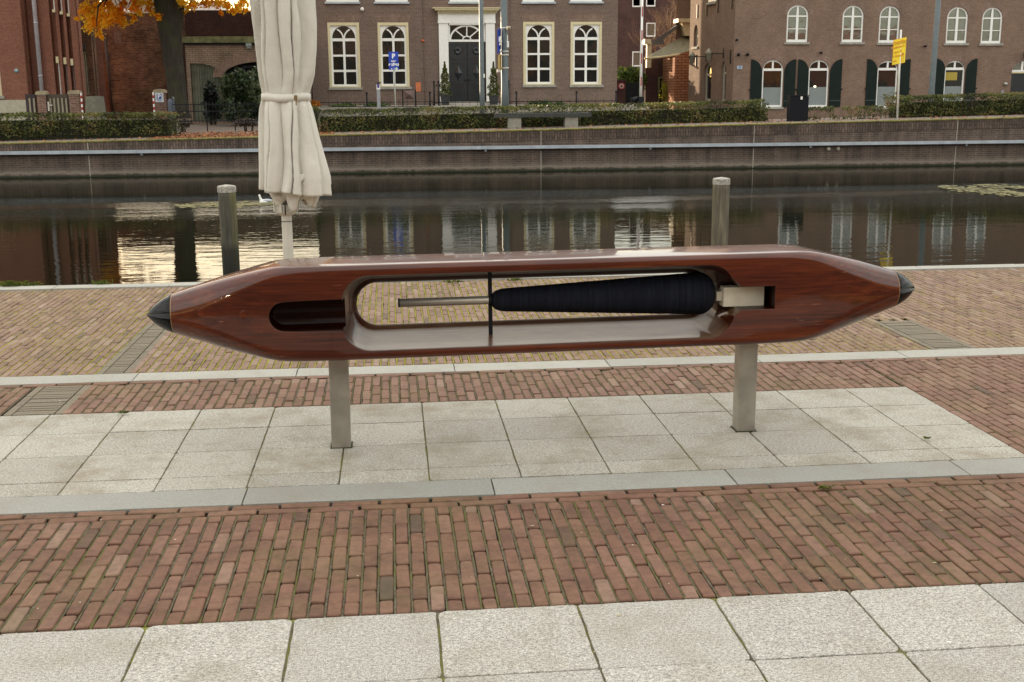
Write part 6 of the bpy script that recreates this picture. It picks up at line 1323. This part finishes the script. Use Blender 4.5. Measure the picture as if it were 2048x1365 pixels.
# piers, gate, parking sign, red-white posts, bin
B_PIER = brick('pier_brick', (.20, .10, .075), (.26, .14, .10), (.28, .22, .18), bw=.3, bh=.1, ms=.02, stain=.1)
Pp = YP(54)
def pier(xa, xb, yt, lab, Y=54, yb=235):
    Pq = YP(Y); a = Pq.rect(xa, yt, xb, yb); t = thing('brick_pier', ((a[0]+a[1])/2, Y, .1), lab, 'pier', 'brick gate piers with rounded caps'); d = a[1]-a[0]
    mb = MB(); mb.box((a[0]+.04, Y+.04, 0), (a[1]-.04, Y+d-.04, a[3]-.14)); obj('shaft', mb, B_PIER, t)
    mb = MB(); n = 8; zc = a[3]; mb.ring([[(a[0]-.02+(d+.04)*.5+(d+.04)*.5*math.cos(math.pi*k/n), y, zc-.14+.14*math.sin(math.pi*k/n)**.6) for k in range(n+1)]+[(a[0]-.02, y, zc-.17), (a[1]+.02, y, zc-.17)] for y in (Y, Y+d)], smooth=False); obj('cap', mb, plain('sandy_cap', (.34, .29, .19), .8, var=.2), t); return t, a
pier(72.5, 93.5, 182, 'brick gate pier with sandy cap between the brown gates'); pier(137, 160, 181, 'brick gate pier with sandy cap right of the slatted gate')
t, a = pier(307.5, 331, 178.5, 'brick pier with a parking sign, right of the old wall')
mb = MB(); c_ = Pp.rect(310.5, 186, 327, 205); mb.box((c_[0], 53.98, c_[2]), (c_[1], 54.03, c_[3])); sg = obj('parking_sign', mb, plain('white_board', (.62, .66, .72), .4)); tag(sg, 'white and blue parking sign with a letter P on the brick pier', 'sign')
mb = MB(); c2_ = Pp.rect(314, 188, 322.8, 199); mb.box((c2_[0], 53.965, c2_[2]), (c2_[1], 53.979, c2_[3])); obj('blue_panel', mb, plain('parking_blue', (.01, .12, .45), .4), sg, None)
text(sg, 'P', .27, ((c2_[0]+c2_[1])/2, 53.96, (c2_[2]+c2_[3])/2), LW, bold=.01); text(sg, 'vrij', .10, ((c2_[0]+c2_[1])/2, 53.975, c_[2]+.07), plain('blue_print', (.05, .15, .5), .5))
GT = plain('brown_gate', (.030, .018, .020), .5)
for xa, xb, yt, xs2, lab, g2 in ((52, 72, 189, (60, 68.5), 'short dark brown gate with two slots next to the red building', GT), (94.5, 136.5, 189, (101.5, 109, 117, 125, 133), 'weathered brown gate with cream bars between the two piers', plain('weathered_gate', (.075, .062, .045), .7, var=.3))):
    a = YP(54.2).rect(xa, yt, xb, 235); t = thing('wooden_gate', ((a[0]+a[1])/2, 54.2, .1), lab, 'gate'); mb = MB(); mb.box((a[0], 54.2, .15), (a[1], 54.26, a[3]))
    obj('gate_leaf', mb, g2, t)
    for x in xs2: u = YP(54.2).px(x, 205)[0]; mb = MB(); mb.box((u-.035, 54.15, .15), (u+.035, 54.198, YP(54.2).px(x, 197)[1])); obj('bar', mb, plain('dull_bar', (.30, .27, .19), .6), t)
    if len(xs2) > 3: q = YP(54.1).px(98, 213); mb = MB(); mb.box((q[0]-.05, 54.08, q[1]-.2), (q[0]+.02, 54.12, q[1]+.2)); mb.box((q[0]+.021, 54.06, q[1]+.02), (q[0]+.16, 54.10, q[1]+.07)); obj('handle', mb, plain('handle_metal', (.6, .58, .52), .4, metal=.5), t)
def rwpost(x, yt, Y, lab, rr=.038):
    Pq = YP(Y); u, z = Pq.px(x, yt); t = thing('marker_post', (u, Y, .1), lab, 'post', 'red and white marker posts'); z0 = Pq.px(x, 226)[1]; mb = MB(); mb.tube((u, Y, 0), (u, Y, z), rr, rr, 8); obj('pole', mb, WHITE, t); mb = MB(); h_ = (z-z0)/7
    for k in (1, 3, 5): mb.tube((u, Y, z0+h_*k), (u, Y, z0+h_*(k+1)), rr+.002, rr+.002, 8)
    obj('red_band', mb, plain('band_red', (.42, .04, .04), .5), t)
rwpost(162, 186, 53.8, 'red and white post beside the right gate pier'); rwpost(306, 185, 53.8, 'red and white post left of the parking sign pier')
a = YP(47.5).rect(334, 198, 349, 251); t = thing('litter_bin', ((a[0]+a[1])/2, 47.7, .12), 'dark blue-grey cylindrical litter bin left of the garden fence', 'bin'); r_ = (a[1]-a[0])/2; c_ = Vector(((a[0]+a[1])/2, 47.7, 0))
mb = MB(); mb.lathe(c_, [(r_*.94, .05), (r_, .1), (r_, a[3]-.12), (r_*.9, a[3]-.03), (r_*.2, a[3])], 18); obj('body', mb, plain('bin_blue_grey', (.045, .055, .08), .4, var=.2), t); mb = MB(); mb.path([(c_.x+r_*.6, 47.6, a[3]-.06), (c_.x+r_*.7, 47.55, a[3]+.07), (c_.x+r_*.95, 47.55, a[3]+.05), (c_.x+r_*1.0, 47.6, a[3]-.08)], [.018]*4, 6); obj('handle', mb, ZINC, t)

# ------------------------------------------------------------------ the autumn tree
Pt = YP(52); t = thing('autumn_tree', (Pt.px(350, 235)[0], 52, .1), 'large tree with thick mossy trunk and glowing orange autumn leaves', 'tree')
BARK = None; mt, nt, b = nodes('mossy_bark'); p = pos(nt, (6, 6, 1.2))
nt.links.new(mix(nt, ramp(nt, noi(nt, p, 1.2, 6, .7), [(.3, (.012, .010, .007)), (.7, (.046, .038, .027))]), (.042, .044, .016), ramp(nt, noi(nt, pos(nt), 1.6, 4), [(.45, 0), (.7, .7)])), b.inputs['Base Color']); b.inputs['Roughness'].default_value = .95; bump(nt, b, noi(nt, p, 2.2, 5, .7), .9, .05); BARK = mt
def xc(x, y): q = Pt.px(x, y); return Vector((q[0], 52, q[1]))
cl_ = [(360, 238, 23), (358, 222, 17.5), (353, 170, 17.5), (345, 110, 19), (341, 70, 21), (340, 30, 26), (338, 5, 28), (338, -30, 30), (340, -55, 26)]
mb = MB(); s_ = 52/F; mb.path([xc(x, y) for x, y, r_ in cl_], [r_*s_ for x, y, r_ in cl_], 18)
trunk = obj('trunk', mb, BARK, t)
rnd = random.Random(21); LT = []
mb = MB()
def limb(p, d, l, r, lev):
    pts = [p]; dd = d.normalized(); n = 4
    for i in range(n): dd = (dd+Vector((rnd.gauss(0, .16), rnd.gauss(0, .16), rnd.gauss(.03 if lev < 2 else -.12, .10)))).normalized(); pts.append(pts[-1]+dd*l/n)
    mb.path(pts, [r*(1-.55*i/n) for i in range(n+1)], 8 if lev == 0 else 5)
    if lev >= 1: LT.extend(pts[1:])
    if lev >= 3: return
    for k in range(4): q = pts[rnd.choice((1, 2, 3, 4))]; limb(q, dd+Vector((rnd.gauss(0, .75), rnd.gauss(0, .75), rnd.gauss(0, .4))), l*rnd.uniform(.5, .72), r*.5, lev+1)
top = xc(340, -32)
for a, e, l in ((185, .35, 4.2), (160, .45, 4.2), (210, .4, 3.4), (10, .5, 3.4), (340, .45, 3.4), (250, .3, 3.0), (280, .5, 3.0), (90, .6, 3.2), (50, .8, 3.5), (130, 1.0, 4.2), (200, 1.2, 4.5), (0, 1.4, 4)):
    limb(top+Vector((0, 0, rnd.uniform(-.6, .8))), Vector((math.cos(R(a)), math.sin(R(a))*.8, e)), l, .26, 0)
obj('branches', mb, BARK, t)
mb = MB(); rnd = random.Random(22); clumps = []
for q in LT:
    pz = Pt.px(0, 0)[1]
    if q.z < pz+1.3: continue
    if rnd.random() < .3: clumps.append((q+Vector((rnd.gauss(0, .25), rnd.gauss(0, .25), rnd.gauss(-.15, .25))), rnd.uniform(.28, .55), rnd.gauss(.5, .16)))
for x, y, r_ in ((175, 30, 16), (190, 45, 18), (205, 30, 18), (225, 35, 16), (180, 55, 10), (198, 66, 9), (240, 45, 10), (232, 20, 16), (170, 12, 12), (200, 8, 18), (218, 52, 9), (277, 10, 14), (280, 25, 9), (295, 18, 9), (310, 25, 9), (322, 35, 8), (270, 38, 6), (262, 42, 5), (345, 12, 16), (360, 25, 12), (352, 34, 8), (385, 5, 12), (375, 18, 8), (430, 5, 13), (450, 10, 11), (465, 22, 8), (475, 12, 12), (492, 8, 10), (440, 25, 6), (300, 3, 14), (415, 3, 10), (490, 20, 6), (160, 40, 6), (245, 5, 10), (197, 75, 5), (165, 22, 12), (185, 15, 14), (215, 12, 14), (228, 35, 12), (212, 40, 12), (178, 45, 10), (270, 22, 9), (285, 5, 12), (330, 12, 12), (350, 22, 10), (372, 8, 12), (392, 14, 8), (405, 6, 9), (445, 6, 10), (458, 16, 8), (482, 22, 8)):
    clumps.append((Vector((Pt.px(x, y)[0], 52+rnd.uniform(-.8, .8), Pt.px(x, y)[1])), r_*s_*.75, rnd.gauss(.58, .14)))
for c_, r_, tn in clumps:
    n = int(300*(r_/.35)**1.6)
    if c_.z < 3.4: continue
    for i in range(n):
        d = Vector((rnd.gauss(0, .55), rnd.gauss(0, .55), rnd.gauss(0, .5)))*r_; leaf(mb, c_+d, rnd.uniform(.05, .09), tn+rnd.gauss(.08, .2), rnd)
obj('crown', mb, OR, t)

# ------------------------------------------------------------------ hedges
HG = leaf_mat('hedge_leaf', [(.035, .026, .012), (.055, .064, .016), (.10, .118, .026), (.16, .15, .045), (.24, .16, .07)], .3, .5)
def hedge(px0, px1, topf, botf, Y, dp, dens, label, seed, sparse=0):
    Pq = YP(Y); ua_, ub_ = Pq.px(px0, 235)[0], Pq.px(px1, 235)[0]; t = thing('hedge', ((ua_+ub_)/2, Y, Pq.px((px0+px1)/2, botf((px0+px1)/2))[1]), label, 'hedge', 'clipped hedges along the far quay'); rnd = random.Random(seed)
    inv = lambda u: px0+(px1-px0)*(u-ua_)/(ub_-ua_)
    Zt = lambda u: Pq.px(inv(u), topf(inv(u)))[1]; Zb = lambda u: Pq.px(inv(u), botf(inv(u)))[1]
    if not sparse:
        mb = MB(); n = 24; V = []
        for i in range(n+1):
            u = ua_+.18+(ub_-ua_-.36)*i/n; V += [(u, Y+.20, Zb(u)-.15), (u, Y+dp-.15, Zb(u)-.15), (u, Y+dp-.15, Zt(u)-.22), (u, Y+.20, Zt(u)-.22)]
        fs = [(4*i+k, 4*i+4+k, 4*i+4+(k+1) % 4, 4*i+(k+1) % 4) for i in range(n) for k in range(4)]+[(3, 2, 1, 0), (4*n, 4*n+1, 4*n+2, 4*n+3)]; mb.add(V, fs); obj('inner_growth', mb, plain('hedge_core', (.018, .020, .008), .95, var=.4), t)
    mb = MB(); N_ = int((ub_-ua_)*dens)
    for i in range(N_):
        u = rnd.uniform(ua_, ub_); zt, zb2 = Zt(u), Zb(u); lump = .05*noise.noise(Vector((u*1.3, 0, seed)))+.03*noise.noise(Vector((u*4, 1, seed)))
        f = rnd.random()
        if f < .55: y = Y+abs(rnd.gauss(0, .12)); z = rnd.uniform(zb2, zt+lump)
        elif f < .9: y = Y+rnd.uniform(0, dp); z = zt+lump-abs(rnd.gauss(0, .07))+.02
        else: y = Y+rnd.uniform(0, dp); z = rnd.uniform(zb2, zt); u = rnd.choice((ua_, ub_))+rnd.gauss(0, .08)
        cl = noise.noise(Vector((u*1.1, z*2.2, seed))); c2 = noise.noise(Vector((u*3.1, z*4.2, seed+5)))
        if z > zt+.02 and rnd.random() < .5: continue
        if cl < -.32 and rnd.random() < .45: continue
        if sparse and noise.noise(Vector((u*2.3, z*3, 7))) < sparse-.25: continue
        leaf(mb, (u, y-.04*cl, z), rnd.uniform(.028, .055), .45+cl*.75+c2*.35+rnd.gauss(0, .13), rnd)
    obj('foliage', mb, HG, t)
    mb = MB(); u = ua_+.1
    while u < ub_: mb.tube((u, Y+.22, Zb(u)-.1), (u+rnd.gauss(0, .12), Y+.12+rnd.random()*.15, Zb(u)+.45), .012, .006, 4); u += rnd.uniform(.08, .25)
    obj('stems', mb, plain('hedge_stem', (.12, .09, .06), .9), t)
hedge(-120, 342, lambda x: 228.5-.006*x, lambda x: 275-.02*x, 39.3, 1.1, 900, 'clipped hedge left of the path opening', 31)
hedge(628, 1533, lambda x: 222-.022*(x-628) if x < 1400 else 205-.03*(x-1400), lambda x: 267.5-.020*(x-628), 39.8, 1.1, 900, 'long clipped hedge behind the stone bench', 32)
hedge(1618, 1800, lambda x: 216-.02*(x-1618), lambda x: 240-.02*(x-1618), 39.6, .5, 560, 'thin gappy hedge between the black cabinet and the yellow sign', 33, .12)
hedge(1793, 2200, lambda x: 194-.03*(x-1793), lambda x: 234-.024*(x-1793), 39.9, 1.2, 950, 'tall dense hedge at the far right beyond the yellow sign', 34)
# fallen leaves
rnd = random.Random(44); mb = MB()
for i in range(5200):
    X = rnd.uniform(-13, 24) if rnd.random() < .35 else rnd.uniform(-7.5, -1.8); y = YW+.5+abs(rnd.gauss(0, 3.2))
    if y > 47.5: continue
    z = zg(X, y)+.01; s_ = rnd.uniform(.03, .06); a = rnd.uniform(0, 6.28); mb.tone = rnd.random(); u_ = Vector((math.cos(a), math.sin(a), rnd.uniform(-.4, .4)))*s_; v_ = Vector((-math.sin(a), math.cos(a), rnd.uniform(-.4, .5)))*s_*.7; c_ = Vector((X, y, z+.015)); mb.add([c_-u_, c_+v_, c_+u_, c_-v_], [(0, 1, 2, 3)])
struct('fallen_leaves', mb, leaf_mat('fallen_leaf', [(.10, .03, .012), (.24, .08, .025), (.38, .16, .05)], .1), 'stuff')

# ------------------------------------------------------------------ the street behind the viewer (seen only in reflections)
for i, (x0, x1, hh, mm, lab) in enumerate(((-62, -30, 10.5, B_DARK, 'dark brick row house block behind the viewer, left end'), (-29.5, 2, 9.5, B_RIGHT, 'warm brick house block directly behind the viewer'), (2.5, 34, 11, B_HOUSE, 'grey-brown house block behind the viewer to the right'), (34.5, 75, 9.5, B_RED, 'red brick house block behind the viewer, right end'))):
    Pq = Plane((x1, -22), (-1, 0)); t = thing('rear_house_block', ((x0+x1)/2, -22, 0), lab, 'building'); W_ = x1-x0; holes = []
    for k in range(int(W_/3.4)):
        for z0_ in (1.0, 4.4, 7.2):
            if z0_+1.8 < hh: holes.append(rectl(1+k*3.4, 2.3+k*3.4, z0_, z0_+1.7))
    shell(t, Pq, 0, W_, 0, hh, holes, 9, mm)
    for q in holes:
        o = pane('window', Pq, rectl(q[0][0], q[1][0], q[0][1], q[2][1]), .1, GLASS_SKY, t)

rnd = random.Random(77)
for i, (x, y, h_, lab) in enumerate(((15, -15, 8, 'golden tree behind the viewer, straight behind'), (49, -15, 8.5, 'golden tree behind the viewer, far right'), (33, -17, 7.5, 'golden tree behind the viewer, right'), (-9, -15, 8, 'golden tree behind the viewer, left'))):
    t = thing('street_tree', (x, y, 0), lab, 'tree', 'golden trees behind the viewer'); mb = MB(); mb.path([(x, y, 0), (x+.1, y, 2), (x, y+.1, 5)], [.2, .17, .1], 8); obj('trunk', mb, BARK, t); mb = MB()
    for k in range(2600):
        d = Vector((rnd.gauss(0, 1), rnd.gauss(0, 1), rnd.gauss(0, 1))).normalized()*rnd.random()**.4; leaf(mb, (x+d.x*2.8, y+d.y*2.4, h_*.6+d.z*h_*.38), .13, rnd.gauss(.6, .2), rnd)
    obj('crown', mb, OR, t)

rnd = random.Random(91); mb = MB()
for i in range(120):
    px_ = rnd.uniform(0, 2048); py_ = rnd.uniform(585, 1360); g_ = gr(px_, py_, .001); a = rnd.uniform(0, 6.28); s_ = rnd.uniform(.0015, .0042) if rnd.random() < .9 else rnd.uniform(.005, .009); mb.tone = rnd.random()
    pts = [(g_.x+math.cos(a+k*1.05)*s_*rnd.uniform(.6, 1.4), g_.y+math.sin(a+k*1.05)*s_*rnd.uniform(.5, 1), .0025+rnd.uniform(0, .002)) for k in range(6)]; mb.add(pts, [tuple(range(6))])
struct('crumbs', mb, leaf_mat('crumb', [(.75, .73, .68), (.70, .66, .56), (.40, .34, .2), (.12, .10, .05)], .0), 'stuff')
